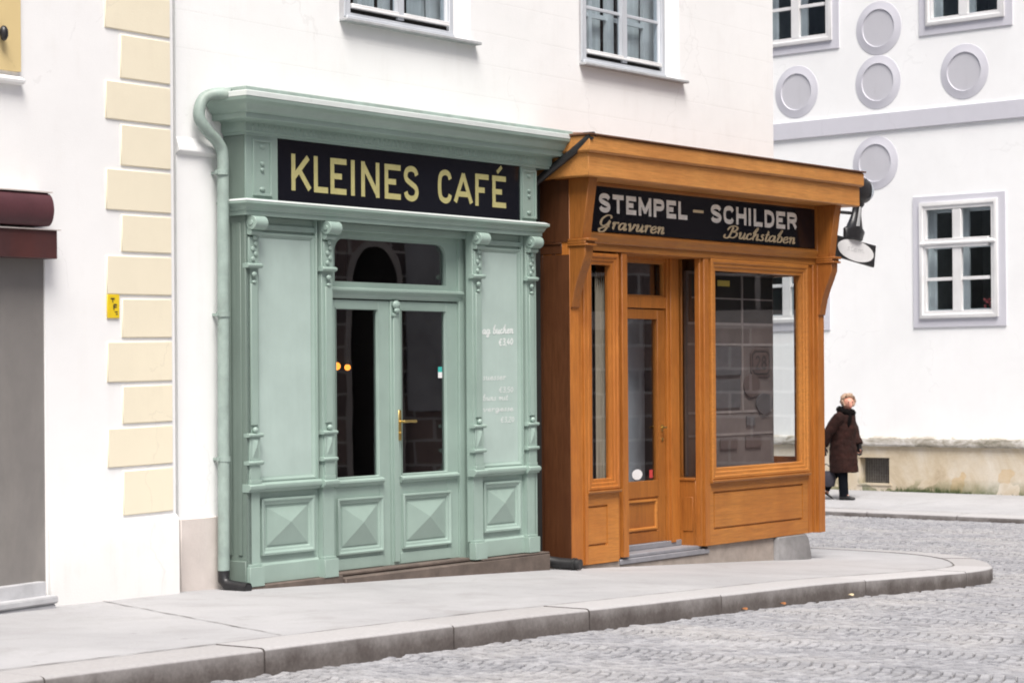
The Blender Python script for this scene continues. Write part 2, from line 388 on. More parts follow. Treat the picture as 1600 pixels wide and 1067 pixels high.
def m_roadbase():
    m, nt, out = newmat('sett bedding'); v = coords(nt, world=True)
    vo = nt.nodes.new('ShaderNodeTexVoronoi'); vo.inputs['Scale'].default_value = 11; vo.feature = 'DISTANCE_TO_EDGE'; nt.links.new(v, vo.inputs['Vector'])
    col = ramp(nt, vo.outputs['Distance'], [(.02, (.12, .115, .11)), (.12, (.26, .255, .25))])
    finish(nt, out, col, .9, vo.outputs['Distance'], .6, .02, .2); return m
M['bed'] = m_roadbase()
def m_stone():
    m, nt, out = newmat('brown ashlar stone'); v = coords(nt)
    cb = nt.nodes.new('ShaderNodeCombineXYZ'); sp = nt.nodes.new('ShaderNodeSeparateXYZ'); nt.links.new(v, sp.inputs[0]); nt.links.new(sp.outputs[0], cb.inputs[0]); nt.links.new(sp.outputs[2], cb.inputs[1])
    br = nt.nodes.new('ShaderNodeTexBrick'); br.inputs['Scale'].default_value = 1; br.inputs['Brick Width'].default_value = .66; br.inputs['Row Height'].default_value = .37; br.inputs['Mortar Size'].default_value = .022
    br.inputs['Color1'].default_value = (.40, .29, .26, 1); br.inputs['Color2'].default_value = (.16, .13, .13, 1); br.inputs['Mortar'].default_value = (.62, .57, .54, 1)
    nt.links.new(cb.outputs[0], br.inputs[0]); n = noise(nt, v, 3, 6, .7)
    finish(nt, out, mixc(nt, .5, br.outputs[0], ramp(nt, n, [(.3, (.4,)*3), (.7, (1.,)*3)]), 'MULTIPLY'), .9, n, .5, .02, .2); return m
M['stone'] = m_stone()
def m_coat():
    m, nt, out = newmat('brown coat'); v = coords(nt); a = noise(nt, v, 5, 6, .7, .5); b = noise(nt, v, 60, 3, .7)
    finish(nt, out, ramp(nt, a, [(.3, (.012, .006, .005)), (.7, (.036, .012, .009))]), .85, b, .8, .01, .2); return m
M['coat'] = m_coat()
M['fur'] = simple('black fur', (.010, .008, .008), .95, .4, 40, .9, .02, .08); M['trouser'] = simple('black trousers', (.006, .007, .010), .95, .3, 12, .3, .004, .06)
M['skin'] = simple('skin', (.60, .29, .21), .55, .12, 25, .1, .001); M['hair'] = simple('grey blond hair', (.44, .30, .21), .7, .35, 45, .8, .006, stretch=(1, 1, 3))
M['leather'] = simple('black leather', (.012, .011, .012), .4, .3, 20, .2, .002); M['bagcloth'] = simple('dusky bag', (.035, .032, .045), .6, .3, 12, .3, .004)
M['plate'] = simple('grey enamel plate', (.10, .095, .10), .5, .2, 9, 0); M['plate2'] = simple('reddish plate', (.105, .075, .070), .6, .2, 9, 0); M['board'] = simple('display backing', (.155, .125, .118), .8, .25, 3, .2, .003)
M['lamp'] = emit('lit bulb', (1, .30, .04), 3.2); M['pink'] = simple('pink petals', (.6, .12, .12), .6, .3, 40, 0); M['leafg'] = simple('dark leaves', (.03, .07, .03), .6, .4, 30, 0)

# ------------------------------------------------------------------ ground heights
GX = [-400, -20, -6, -2.1, 0, 2, 6.5, 9, 400]; GZ = [.2, .2, .12, .062, 0, -.07, -.28, -.345, -.345]
def gz(u):
    for i in range(len(GX)-1):
        if GX[i] <= u <= GX[i+1]: return GZ[i]+(GZ[i+1]-GZ[i])*(u-GX[i])/(GX[i+1]-GX[i])
    return 0
def catmull(P, step=.12):
    out = []
    for i in range(len(P)-1):
        p0 = P[max(i-1,0)]; p1 = P[i]; p2 = P[i+1]; p3 = P[min(i+2, len(P)-1)]
        d = math.dist(p1, p2); m = max(2, int(d/step))
        for j in range(m):
            t = j/m; t2 = t*t; t3 = t2*t
            out.append(tuple(.5*((2*p1[c])+(-p0[c]+p2[c])*t+(2*p0[c]-5*p1[c]+4*p2[c]-p3[c])*t2+(-p0[c]+3*p1[c]-3*p2[c]+p3[c])*t3) for c in range(len(p1))))
    out.append(tuple(P[-1])); return out
OUT = catmull([(-20,2.95),(-10,2.9),(-4.6,2.86),(-1.47,2.83),(.35,2.73),(2,2.57),(3.08,2.46),(4.5,2.36),(5.6,2.25),(6.5,2.02),(7.1,1.72),(7.6,1.4),(8.05,1.0),(8.38,.55),(8.58,0),(8.72,-1),(8.82,-3),(9,-10)], .12)
def inside_pave(u, n):
    # left of the outline, i.e. on the pavement side
    if u < 6.4:
        for i in range(len(OUT)-1):
            if OUT[i][0] <= u < OUT[i+1][0]: return n < OUT[i][1]+.02
        return n < 2.95
    for i in range(len(OUT)-1):
        a, b = OUT[i], OUT[i+1]
        if b[1] <= n < a[1] and a[0] > 6.3: return u < a[0]+.02
    return False
def offset_path(P, d):
    Q = []
    for i, p in enumerate(P):
        a = P[max(i-1,0)]; b = P[min(i+1,len(P)-1)]; t = (b[0]-a[0], b[1]-a[1]); l = math.hypot(*t)
        Q.append((p[0]+t[1]/l*d, p[1]-t[0]/l*d))
    return Q
GR = (A, 0, 0, 0)
def aw(u, n, v): return A.w(u, n, v)[:2]+(v,)
def struct(name, V, F, mat, smooth=0):
    o = mesh_obj(name, V, F, mat, smooth); o['kind'] = 'structure'; return o
# road bedding: one sheet to the horizon
us = [-400,-100,-40,-20]+[-20+.5*i for i in range(1, 65)]+[14,20,40,100,400]
V = []; F = []
for u in us:
    for n in (-400, 400): V.append(aw(u, n, gz(u)-.150))
for i in range(len(us)-1): F.append((2*i, 2*i+2, 2*i+3, 2*i+1))
struct('road', V, F, M['bed'])
# near pavement
KW = .37
inner = offset_path(OUT, KW)
V = []; F = []; rows = 10
def anchor(i):
    u, n = OUT[i]
    if n > 2.0 and u < 6: return (u, -.9)
    if n > -.9: return (6.0, -.9)
    return (6.0, n)
for i, p in enumerate(inner):
    a = anchor(i)
    for j in range(rows+1):
        t = j/rows; u = p[0]+(a[0]-p[0])*t; n = p[1]+(a[1]-p[1])*t; V.append(aw(u, n, gz(u)))
for i in range(len(inner)-1):
    for j in range(rows):
        q = (i*(rows+1)+j, (i+1)*(rows+1)+j, (i+1)*(rows+1)+j+1, i*(rows+1)+j+1); F.append(q[::-1])
struct('pavement', V, F, M['asphalt'], 60)
# kerb stones
V = []; F = []; tone = []
JO = [-13.5,-11.6,-9.9,-8.1,-6.25,-4.6,-2.94,-1.47,.35,3.08,5.3]
segs = []; cur = [0]; acc = 0
for i in range(1, len(OUT)):
    p = OUT[i]; acc += math.dist(p, OUT[i-1]); cur.append(i)
    hit = any(OUT[i-1][0] < j <= p[0] for j in JO) if p[0] < 5.4 else acc > 1.25
    if hit: segs.append(cur); cur = [i]; acc = 0
segs.append(cur)
off = [(KW-.004, -.03), (KW-.004, .002), (.03, .002), (.012, -.003), (.002, -.016), (0, -.20)]
for sg in segs:
    if len(sg) < 2: continue
    tn = R.random(); dz = R.uniform(-.002, .003); b = len(V); m = len(off)
    pts = [OUT[i] for i in sg]; 
    # shrink ends to leave the joint open
    pts[0] = tuple(pts[0][c]+(pts[1][c]-pts[0][c])*.055 for c in (0,1)); pts[-1] = tuple(pts[-1][c]+(pts[-2][c]-pts[-1][c])*.055 for c in (0,1))
    tg = [(OUT[min(i+1,len(OUT)-1)][0]-OUT[max(i-1,0)][0], OUT[min(i+1,len(OUT)-1)][1]-OUT[max(i-1,0)][1]) for i in sg]
    for p, t in zip(pts, tg):
        l = math.hypot(*t)
        for d, z in off:
            u, n = p[0]+t[1]/l*d, p[1]-t[0]/l*d
            V.append(aw(u, n, gz(u)+z+dz)); tone.append(tn)
    for i in range(len(pts)-1):
        for j in range(m-1): F.append((b+i*m+j, b+i*m+j+1, b+(i+1)*m+j+1, b+(i+1)*m+j))
    F.append(tuple(b+j for j in range(m))[::-1]); F.append(tuple(b+(len(pts)-1)*m+j for j in range(m)))
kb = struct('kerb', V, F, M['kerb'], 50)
at = kb.data.attributes.new('tone', 'FLOAT', 'POINT'); at.data.foreach_set('value', tone)
# joint sealing behind the kerb and across the pavement
def ribbon_ground(name, pts, w, lift, mat):
    V = []; F = []
    for i, p in enumerate(pts):
        a = pts[max(i-1,0)]; b = pts[min(i+1,len(pts)-1)]; t = (b[0]-a[0], b[1]-a[1]); l = math.hypot(*t) or 1
        ww = w*(1+.5*math.sin(i*1.7)+.3*math.sin(i*.61))
        for sgn in (-1, 1):
            u, n = p[0]+t[1]/l*ww/2*sgn, p[1]-t[0]/l*ww/2*sgn; V.append(aw(u, n, gz(u)+lift))
    for i in range(len(pts)-1): F.append((2*i, 2*i+2, 2*i+3, 2*i+1))
    return struct(name, V, F, mat)
ribbon_ground('pavement_joint', [p for p in offset_path(OUT, KW+.002)], .012, .005, M['joint'])
a0 = A.inv(-2.76, 15.06); a1 = A.inv(-1.33, 12.83)
ribbon_ground('pavement_joint', [(a0[0]+(a1[0]-a0[0])*i/30+.006*math.sin(i), a0[1]+(a1[1]-a0[1])*i/30) for i in range(31)], .008, .004, M['joint'])
# setts in segmental arcs
SV = []; SF = []; ST = []
cr, sr = math.cos(-2.19), math.sin(-2.19)      # the arcs step outwards from the kerb
W_ = 1.08; RR = 1.12; S_ = .072
half = math.asin(W_/2/RR); ns = 17
def visible(X, Y):
    return 10.2 < Y < 33.5 and -.30*Y-.3 < X < .30*Y+.4
Bsk = lambda X, Y: B.inv(X, Y)
for ci in range(-34, -2):
    xc = ci*W_
    for ri in range(-300, -10):
        y0 = ri*S_
        qx, qy = xc*cr-(y0+.8)*sr, xc*sr+(y0+.8)*cr
        if not (9 < qy < 35 and -.30*qy-1.6 < qx < .30*qy+1.6): continue
        odd = abs(ri) % 2
        for si in range(ns+1):
            t0 = -half+2*half*(si-.5*odd)/ns; t1 = t0+2*half/ns
            t0 = max(t0, -half); t1 = min(t1, half)
            if t1-t0 < .012: continue
            tm = (t0+t1)/2; xm = xc+RR*math.sin(tm); ym = y0+RR*math.cos(tm)
            X, Y = xm*cr-ym*sr, xm*sr+ym*cr
            if not visible(X, Y): continue
            u, n = A.inv(X, Y)
            if inside_pave(u, n) or (u < 8.6 and n < 0): continue
            bu, bn = B.inv(X, Y)
            if bn < 3.04: continue
            g = .006; q = []
            for (t, dy) in ((t0+.006, 0), (t1-.006, 0), (t1-.006, S_), (t0+.006, S_)):
                d = g if dy == 0 else -g
                q.append((xc+RR*math.sin(t)+R.uniform(-.004,.004), y0+RR*math.cos(t)+dy+d+R.uniform(-.004,.004)))
            mx = sum(p[0] for p in q)/4; my = sum(p[1] for p in q)/4
            z = gz(u)-.13+R.uniform(-.005,.004); b = len(SV); tl = R.uniform(-.04,.04)
            for f_, zz in ((1, -.022), (.97, -.005), (.80, .0005)):
                for p in q:
                    x, y = mx+(p[0]-mx)*f_, my+(p[1]-my)*f_
                    SV.append((x*cr-y*sr, x*sr+y*cr, z+zz+tl*(x-mx)))
            for l in (0, 4):
                for k in range(4): SF.append((b+l+k, b+l+(k+1)%4, b+l+4+(k+1)%4, b+l+4+k))
            SF.append((b+8, b+9, b+10, b+11))
            tn = min(1, max(0, R.gauss(.52, .22)))
            if 0.9 < X < 2.0 and 13.6 < Y < 13.95: tn = min(1, tn+.4)
            ST += [tn]*12
o = struct('road_setts', SV, SF, M['cobble'], 40)
at = o.data.attributes.new('tone', 'FLOAT', 'POINT'); at.data.foreach_set('value', ST)
print('setts', len(SV)//12)

# far pavement with kerb, in the frame of the building across the lane
def bw(u, n, v): return B.w(u, n, v)
V = []; F = []
nn = [-.5, 0, .5, 1, 1.5, 2, 2.66]
uu = [-16+.5*i for i in range(58)]
for u in uu:
    for n in nn: V.append(bw(u, n, -.262-.0467*n))
for i in range(len(uu)-1):
    for j in range(len(nn)-1): F.append((i*len(nn)+j, (i+1)*len(nn)+j, (i+1)*len(nn)+j+1, i*len(nn)+j+1)[::-1])
struct('pavement', V, F, M['asphalt'], 60)
V = []; F = []; tone = []
uj = [-16+1.52*i-.13 for i in range(20)]
for i in range(len(uj)-1):
    a, b_ = uj[i]+.006, uj[i+1]-.006; b = len(V); tn = R.random(); dz = R.uniform(-.006,.006)
    for u in (a, b_):
        for n, z in ((2.66,-.03),(2.66,.001),(2.97,.0),(2.99,-.006),(3.0,-.02),(3.005,-.16)):
            V.append(bw(u, n, -.262-.0467*min(n,3)+z+dz)); tone.append(tn*.6)
    for j in range(5): F.append((b+j, b+j+1, b+6+j+1, b+6+j))
    F.append(tuple(range(b, b+6))[::-1]); F.append(tuple(range(b+6, b+12)))
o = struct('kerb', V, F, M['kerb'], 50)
at = o.data.attributes.new('tone', 'FLOAT', 'POINT'); at.data.foreach_set('value', tone)

# ------------------------------------------------------------------ lettering
def smoothpts(P, k=6):
    out = []
    for i in range(len(P)-1):
        p0 = P[max(i-1,0)]; p1 = P[i]; p2 = P[i+1]; p3 = P[min(i+2,len(P)-1)]
        for j in range(k):
            t = j/k; out.append(tuple(.5*((2*p1[c])+(-p0[c]+p2[c])*t+(2*p0[c]-5*p1[c]+4*p2[c]-p3[c])*t*t+(-p0[c]+3*p1[c]-3*p2[c]+p3[c])*t**3) for c in (0,1)))
    out.append(P[-1]); return out
NL = [0]
def stroke(mb, P, w, n, wf=None):
    NL[0] += 1; n = n+.00025*(NL[0] % 9); b = len(mb.V); k = len(P)
    for i, p in enumerate(P):
        a = P[max(i-1,0)]; c = P[min(i+1,k-1)]; t = (c[0]-a[0], c[1]-a[1]); l = math.hypot(*t) or 1e-6
        f = 1.0
        if 0 < i < k-1:
            d0 = (p[0]-a[0], p[1]-a[1]); d1 = (c[0]-p[0], c[1]-p[1]); l0 = math.hypot(*d0) or 1e-6; l1 = math.hypot(*d1) or 1e-6
            cs = (d0[0]*d1[0]+d0[1]*d1[1])/l0/l1; f = min(1.6, 1/math.sqrt(max(.2, (1+cs)/2)))
            t = (d0[0]/l0+d1[0]/l1, d0[1]/l0+d1[1]/l1); l = math.hypot(*t) or 1e-6
        ww = (wf(t[0]/l, t[1]/l) if wf else w)*f/2
        mb.V.append((p[0]-t[1]/l*ww, n, p[1]+t[0]/l*ww)); mb.V.append((p[0]+t[1]/l*ww, n, p[1]-t[0]/l*ww))
    for i in range(k-1): mb.F.append((b+2*i+1, b+2*i+3, b+2*i+2, b+2*i))
CAPS = {
 'K': [[(0,0),(0,1)], [(.08,.38),(.9,1)], [(.32,.62),(1,0)]], 'L': [[(0,0),(0,1)], [(0,0),(1,0)]],
 'E': [[(0,0),(0,1)], [(0,1),(1,1)], [(0,.5),(.62,.5)], [(0,0),(1,0)]], 'I': [[(0,0),(0,1)]],
 'N': [[(0,0),(0,1)], [(0,1),(1,0)], [(1,0),(1,1)]], 'F': [[(0,0),(0,1)], [(0,1),(1,1)], [(0,.5),(.6,.5)]],
 'A': [[(0,0),(.5,1)], [(.5,1),(1,0)], [(.2,.28),(.8,.28)]], 'T': [[(.5,0),(.5,1)], [(0,1),(1,1)]],
 'M': [[(0,0),(0,1)], [(0,1),(.5,.12)], [(.5,.12),(1,1)], [(1,1),(1,0)]], 'H': [[(0,0),(0,1)], [(1,0),(1,1)], [(0,.5),(1,.5)]],
 'S': ['c', (1,.80),(.85,.96),(.5,1.02),(.13,.95),(0,.77),(.12,.62),(.5,.5),(.88,.38),(1,.22),(.87,.05),(.5,-.02),(.13,.05),(0,.2)],
 'C': ['c', (1,.78),(.85,.96),(.5,1.02),(.13,.92),(0,.68),(0,.32),(.13,.08),(.5,-.02),(.85,.04),(1,.22)],
 'P': [[(0,0),(0,1)], ['c',(0,1),(.6,1),(.93,.93),(1,.74),(.93,.55),(.6,.47),(0,.47)]],
 'R': [[(0,0),(0,1)], ['c',(0,1),(.6,1),(.93,.93),(1,.75),(.93,.57),(.6,.5),(0,.5)], [(.6,.5),(1,0)]],
 'D': [[(0,0),(0,1)], ['c',(0,1),(.5,1),(.87,.87),(1,.6),(1,.4),(.87,.13),(.5,0),(0,0)]],
 '8': [['c',(.5,.54),(.1,.66),(.1,.88),(.5,1),(.9,.88),(.9,.66),(.5,.54),(0,.38),(.02,.12),(.5,0),(.98,.12),(1,.38),(.5,.54)]],
 '2': [['c',(0,.78),(.15,.96),(.55,1),(.95,.85),(.9,.6),(.5,.33),(0,0)], [(0,0),(1,0)]],
}
def letter(mb, ch, u0, u1, v0, v1, s, n):
    g = CAPS[ch]; g = [g] if g[0] == 'c' else g
    h = s/2
    mp = lambda p: (u0+h+(u1-u0-s)*p[0], v0+h+(v1-v0-s)*p[1])
    for st in g:
        if st[0] == 'c': stroke(mb, smoothpts([mp(p) for p in st[1:]]), s, n)
        else:
            a, b = mp(st[0]), mp(st[1]); l = math.dist(a, b); e = h*(1 if min(abs(a[0]-b[0]), abs(a[1]-b[1])) < 1e-6 else .35)
            d = ((b[0]-a[0])/l*e, (b[1]-a[1])/l*e)
            stroke(mb, [(a[0]-d[0], a[1]-d[1]), (b[0]+d[0], b[1]+d[1])], s, n)
SCR = {
 'n': (.78, [[(0,.75),(.12,1),(.2,.85),(.14,0)], [(.15,.45),(.33,.92),(.48,.95),(.52,.6),(.5,.12),(.58,0),(.74,.2)]]),
 'm': (1.1, [[(0,.75),(.12,1),(.2,.85),(.14,0)], [(.15,.45),(.3,.92),(.43,.9),(.44,0)], [(.45,.45),(.62,.92),(.78,.95),(.82,.6),(.8,.12),(.9,0),(1.05,.2)]]),
 'u': (.82, [[(0,.75),(.12,1),(.17,.8),(.13,.25),(.24,0),(.4,.12),(.54,.55)], [(.6,1),(.55,.3),(.6,0),(.68,0),(.8,.2)]]),
 'r': (.62, [[(0,.75),(.12,1),(.2,.85),(.14,0)], [(.15,.5),(.3,.95),(.46,1),(.54,.82)]]),
 'a': (.82, [[(.52,.82),(.32,1),(.1,.75),(.06,.3),(.2,0),(.4,.2),(.54,.7)], [(.6,1),(.55,.3),(.6,0),(.68,0),(.8,.2)]]),
 'v': (.78, [[(0,.8),(.13,1),(.2,.75),(.26,.1),(.33,0),(.52,.5),(.6,.95),(.74,.85)]]),
 'e': (.62, [[(.08,.42),(.36,.55),(.44,.82),(.3,1),(.1,.75),(.06,.3),(.22,0),(.42,.05),(.6,.3)]]),
 'c': (.60, [[(.46,.8),(.32,1),(.12,.8),(.06,.35),(.2,0),(.4,.05),(.58,.3)]]),
 'h': (.80, [[(.02,1.0),(.28,1.9),(.36,2),(.3,1.6),(.16,.8),(.08,0)], [(.12,.45),(.33,.92),(.48,.95),(.52,.6),(.5,.12),(.6,0),(.76,.2)]]),
 's': (.50, [[(0,.12),(.16,0),(.32,.15),(.3,.45),(.16,.7),(.22,1),(.38,.9)]]),
 't': (.46, [[(.26,1.7),(.14,.4),(.2,0),(.32,.02),(.44,.25)], [(.0,1.05),(.42,1.1)]]),
 'b': (.70, [[(.02,1.0),(.28,1.9),(.35,2),(.26,1.5),(.12,.5),(.16,.06),(.36,0),(.52,.3),(.48,.8),(.3,.95)]]),
 'i': (.36, [[(.05,.8),(.15,1),(.12,.25),(.18,0),(.34,.2)], [(.2,1.4),(.22,1.5)]]),
 'g': (.82, [[(.52,.82),(.32,1),(.1,.75),(.06,.3),(.2,0),(.4,.2),(.54,.7)], [(.58,1),(.5,-.3),(.3,-.8),(.1,-.5),(.5,-.1),(.8,.3)]]),
 'G': (1.1, [[(.9,1.55),(.75,1.95),(.42,1.95),(.08,1.4),(.05,.7),(.3,.35),(.62,.6),(.78,1.1)], [(.84,1.2),(.7,.2),(.5,-.45),(.15,-.55),(.05,-.2),(.35,.1),(.9,.3)]]),
 'B': (1.12, [[(.42,1.85),(.32,1),(.18,.15),(-.08,-.1),(-.3,.15),(-.2,.5)], [(-.12,1.3),(.1,1.85),(.5,2.05),(.82,1.8),(.72,1.3),(.38,1.05),(.8,.95),(.9,.5),(.62,.02),(.25,.1)]]),
 '3': (.7, [[(.05,1.8),(.4,1.95),(.5,1.5),(.25,1.1),(.55,.8),(.45,.1),(.05,.15)]]), '2': (.7, [[(.05,1.6),(.3,1.95),(.52,1.6),(.05,.05),(.6,.05)]]),
 '4': (.7, [[(.35,1.9),(.05,.7),(.6,.7)], [(.42,1.2),(.4,0)]]), '5': (.7, [[(.55,1.9),(.15,1.85),(.1,1.1),(.5,1),(.45,.1),(.05,.1)]]), '0': (.7, [[(.3,1.9),(.05,1),(.3,.05),(.55,1),(.3,1.9)]]),
 ',': (.3, [[(.15,.1),(.05,-.3)]]), '€': (.8, [[(.6,1.7),(.3,1.9),(.1,1),(.3,.05),(.6,.2)], [(-.05,1.15),(.45,1.15)], [(-.05,.8),(.45,.8)]]), ' ': (.5, []),
}
def script(mb, text, u0, u1, v0, xh, thick, thin, n, slant=.25, drift=0):
    tot = sum(SCR[c][0] for c in text); sx = (u1-u0)/tot; x = 0
    for c in text:
        ad, sts = SCR[c]
        for st in sts:
            P = smoothpts([((x+p[0])*sx+u0+slant*p[1]*xh, v0+p[1]*xh+drift*(x/tot)) for p in st], 5)
            stroke(mb, P, 0, n, lambda tx, tz: thin+(thick-thin)*min(1, abs(tz)*1.1)**1.5)
        x += ad

# ================================================================== WHITE CORNER BUILDING
wb = thing('white_building', A, 2.0, -.22, -.1, 'white plastered corner building carrying the green and the orange shop fronts', 'building')
WN = -.22
WIN = [(-.40, 1.26, 4.35, 6.2), (2.84, 4.50, 4.35, 6.2)]
mb = MB().wall(-2.17, 6.27, -.6, 3.2, WN, [(-1.60, 1.84, .05, 3.2), (2.36, 6.27, -.08, 3.2)])
mb.wall(-2.17, 6.27, 3.2, 10.5, WN, [(-1.60, 1.84, 3.2, 3.3), (2.36, 6.27, 3.2, 3.25)]+WIN)
# corner side, top, left side
mb.add([(6.27,WN,3.25),(6.27,-10,3.25),(6.27,-10,10.5),(6.27,WN,10.5)], [(0,1,2,3)])
mb.add([(6.27,-.62,-.6),(6.27,-10,-.6),(6.27,-10,3.25),(6.27,-.62,3.25)], [(0,1,2,3)])
mb.add([(-2.17,WN,10.5),(6.27,WN,10.5),(6.27,-10,10.5),(-2.17,-10,10.5)], [(0,1,2,3)])
mb.add([(-2.17,WN,-.6),(-2.17,-1.5,-.6),(-2.17,-1.5,10.5),(-2.17,WN,10.5)], [(0,1,2,3)])
# slightly proud upper storey, ending in a small drip edge
w0 = obj('wall', mb, M['wall'], wb)
mb = MB()
mb.prism_u([(WN+.002,3.17),(WN+.035,3.20),(WN+.035,3.23),(WN+.002,3.30)], -2.175, -1.55)
obj('string_course', mb, M['wall'], wb, bevel=.004)
mb = MB().box(-2.168, -1.70, WN-.02, WN+.02, -.02, .585); obj('plinth', mb, M['plinth_stone'], wb, bevel=.006)
def white_window(u0, first):
    """u0: left edge of the opening"""
    a, b = u0+.15, u0+1.51; n = -.30; v0, v1 = 4.37, 6.12
    w = MB()
    # splayed reveal
    for (p, q) in (((u0, WN), (a, n)), ((u0+1.66, WN), (b, n))):
        w.add([(p[0],p[1],4.35),(q[0],q[1],4.35),(q[0],q[1],6.12),(p[0],p[1],6.2)], [(0,1,2,3)])
    w.add([(u0,WN,6.2),(u0+1.66,WN,6.2),(b,n,6.12),(a,n,6.12)], [(0,1,2,3)])
    w.add([(u0,WN,4.35),(u0+1.66,WN,4.35),(b,n,4.352),(a,n,4.352)], [(0,1,2,3)])
    o = obj('window', w, M['wall'], wb)
    f = MB().frame(a, b, v0, v1, [(0, n-.05), (0, n+.02), (.055, n+.02), (.055, n-.01), (.075, n-.01), (.075, n-.06)])
    f.box(a, b, n-.01, n+.035, v0-.015, v0+.03)
    m = (a+b)/2; f.box(m-.04, m+.04, n-.04, n+.018, v0+.07, v1-.07)
    f.box(a+.05, m-.04, n-.035, n-.012, 4.87, 4.90); f.box(m+.04, b-.05, n-.035, n-.012, 4.87, 4.90)
    f.box(a+.05, m-.04, n-.035, n-.012, 5.30, 5.33); f.box(m+.04, b-.05, n-.035, n-.012, 5.30, 5.33)
    obj('frame', f, M['grey_paint'], o, bevel=.004)
    s = MB().box(a+.07, m-.035, n-.02, n+.03, 4.462, 4.50); s.box(m+.035, b-.07, n-.02, n+.03, 4.462, 4.50); s.box(a+.07, b-.07, n-.01, n+.036, 4.462, 4.478)
    obj('weather_bar', s, M['white_paint'], o, bevel=.004)
    s = MB().box(a+.06, b-.06, n-.06, n-.005, 4.435, 4.462); obj('gap', s, M['gap_shade'], o)  # near-black strip stands in for shade under the weather bar
    g = MB().box(a+.05, b-.05, n-.028, n-.022, v0+.05, v1-.05); obj('pane', g, M['winglass'], o)
    i = MB().frame(a-.05, b+.05, v0-.05, v1+.1, [(0,n-.05),(.0,n-.15),(.16,n-.15),(.16,n-.19)])
    i.box(m-.05, m+.05, n-.19, n-.14, v0, v1); i.box(a, b, n-.18, n-.152, 4.84, 4.88); i.box(a+.33, a+.38, n-.19, n-.145, v0, v1)
    obj('inner_frame', i, M['white_paint'], o)
    c = MB()
    for (p, q) in ((a+.06, a+.24), (m-.22, m-.04), (b-.30, b-.06)):
        k = 14; 
        for j in range(k):
            x0 = p+(q-p)*j/k; x1 = p+(q-p)*(j+1)/k; d0 = .02*math.sin(j*2.1); d1 = .02*math.sin((j+1)*2.1)
            c.add([(x0,n-.24+d0,v0),(x1,n-.24+d1,v0),(x1,n-.24+d1,v1),(x0,n-.24+d0,v1)], [(0,1,2,3)])
    obj('curtain', c, M['curtain'], o)
    r = MB().room(a-.05, b+.05, n-2.2, n-.3, v0-.1, v1+.2); obj('room', r, M['dark2'], o)
    s = MB().box(u0, u0+1.72, n-.01, WN+.075, 4.328, 4.352); s.box(a, b, n, n+.06, 4.353, 4.372)
    obj('sill', s, M['sill'], o, bevel=.004)
    return o
white_window(-.40, True); white_window(2.84, False)

# ================================================================== GREEN CAFE FRONT
gf = thing('shop_front', A, 0.1, 0, 0, 'sage green panelled wooden cafe front with a black name board and double doors', 'shop front')
PN = -.06   # plane of the panels behind the pilasters
# side return, frieze ground
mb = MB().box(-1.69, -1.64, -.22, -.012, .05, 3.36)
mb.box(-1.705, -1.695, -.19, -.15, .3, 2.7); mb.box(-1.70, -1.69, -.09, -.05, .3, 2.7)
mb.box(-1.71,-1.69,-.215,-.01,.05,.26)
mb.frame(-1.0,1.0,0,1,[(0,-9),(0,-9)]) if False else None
obj('side_board', mb, M['green_shade'], gf, bevel=.003); obj('side_board', MB().box(1.84, 1.875, -.22, -.012, .06, 3.36), M['green'], gf)  # left board has its shade painted in, right one plain green
mb = MB().box(-1.69, -1.351, -.05, 0, 2.865, 3.345); mb.box(1.657, 1.87, -.05, 0, 2.865, 3.345); mb.box(-1.351, 1.657, -.05, -.03, 2.865, 3.345)
for c in (-1.52, 1.765):
    mb.frame(c-.10, c+.10, 2.90, 3.31, [(0,.0),(0,.012),(.018,.012),(.018,.001)])
    for zz in (3.09, 3.135): mb.ball((c, .004, zz), .022, .014, .016, 10, 6)
    mb.ball((c, .004, 2.95), .03, .012, .016, 10, 6); mb.ball((c, .004, 3.26), .03, .012, .016, 10, 6)
obj('frieze', mb, M['green'], gf, bevel=.002); obj('side_board', MB().box(-1.697,-1.691,-.215,-.012,2.87,3.33), M['green_shade'], gf)  # thin board added to carry painted shade on the frieze's left end
# main cornice with a mitred return on the left
prof = [(-.02,3.335),(.012,3.335),(.012,3.352),(.028,3.36),(.028,3.425),(.045,3.437),(.115,3.437),(.120,3.44),(.120,3.478),(.132,3.482),(.145,3.50),(.165,3.527),(.186,3.548),(.200,3.556),(.205,3.562),(.205,3.600),(.195,3.606),(-.02,3.606)]
mb = MB().sweep([(-1.69,-.215),(-1.69,0),(2.04,0),(2.04,-.215)], prof); co = obj('cornice', mb, M['green'], gf, smooth=50)
mb = MB(); k = 62
for i in range(k):
    c = -1.64+3.46*i/(k-1); mb.ball((c, .026, 3.392), .017, .010, .026, 8, 5); mb.box(c-.004, c+.004, .026, .036, 3.365, 3.372)
obj('ornament', mb, M['green'], co)
mb = MB().sweep([(-1.69,-.215),(-1.69,0),(2.04,0),(2.04,-.215)], [(-.25,3.607),(.185,3.607),(.165,3.622),(.155,3.655),(.145,3.661),(-.215,3.712),(-.25,3.712)], True)
for u in (-.55, .55, 1.45): mb.box(u-.003, u+.003, -.2, .19, 3.63, 3.6405) if False else None
obj('roof_sheet', mb, M['green_metal'], gf)
mb = MB().sweep([(-1.69,-.215),(-1.69,0),(1.87,0),(1.87,-.215)], [(-.04,2.755),(.035,2.755),(.035,2.785),(.045,2.79),(.05,2.80),(.062,2.825),(.082,2.838),(.082,2.852),(.0,2.866),(-.04,2.866)])
obj('cornice', mb, M['green_worn'], gf, smooth=50)
lip = painted('pale worn and highlight lip', (.66, .71, .69), .4, .33)
obj('lip', MB().sweep([(-1.69,-.20),(-1.69,0),(1.87,0),(1.87,-.20)], [(.052,2.8685),(.0835,2.8535),(.0845,2.856),(.053,2.8715)]), lip, gf)
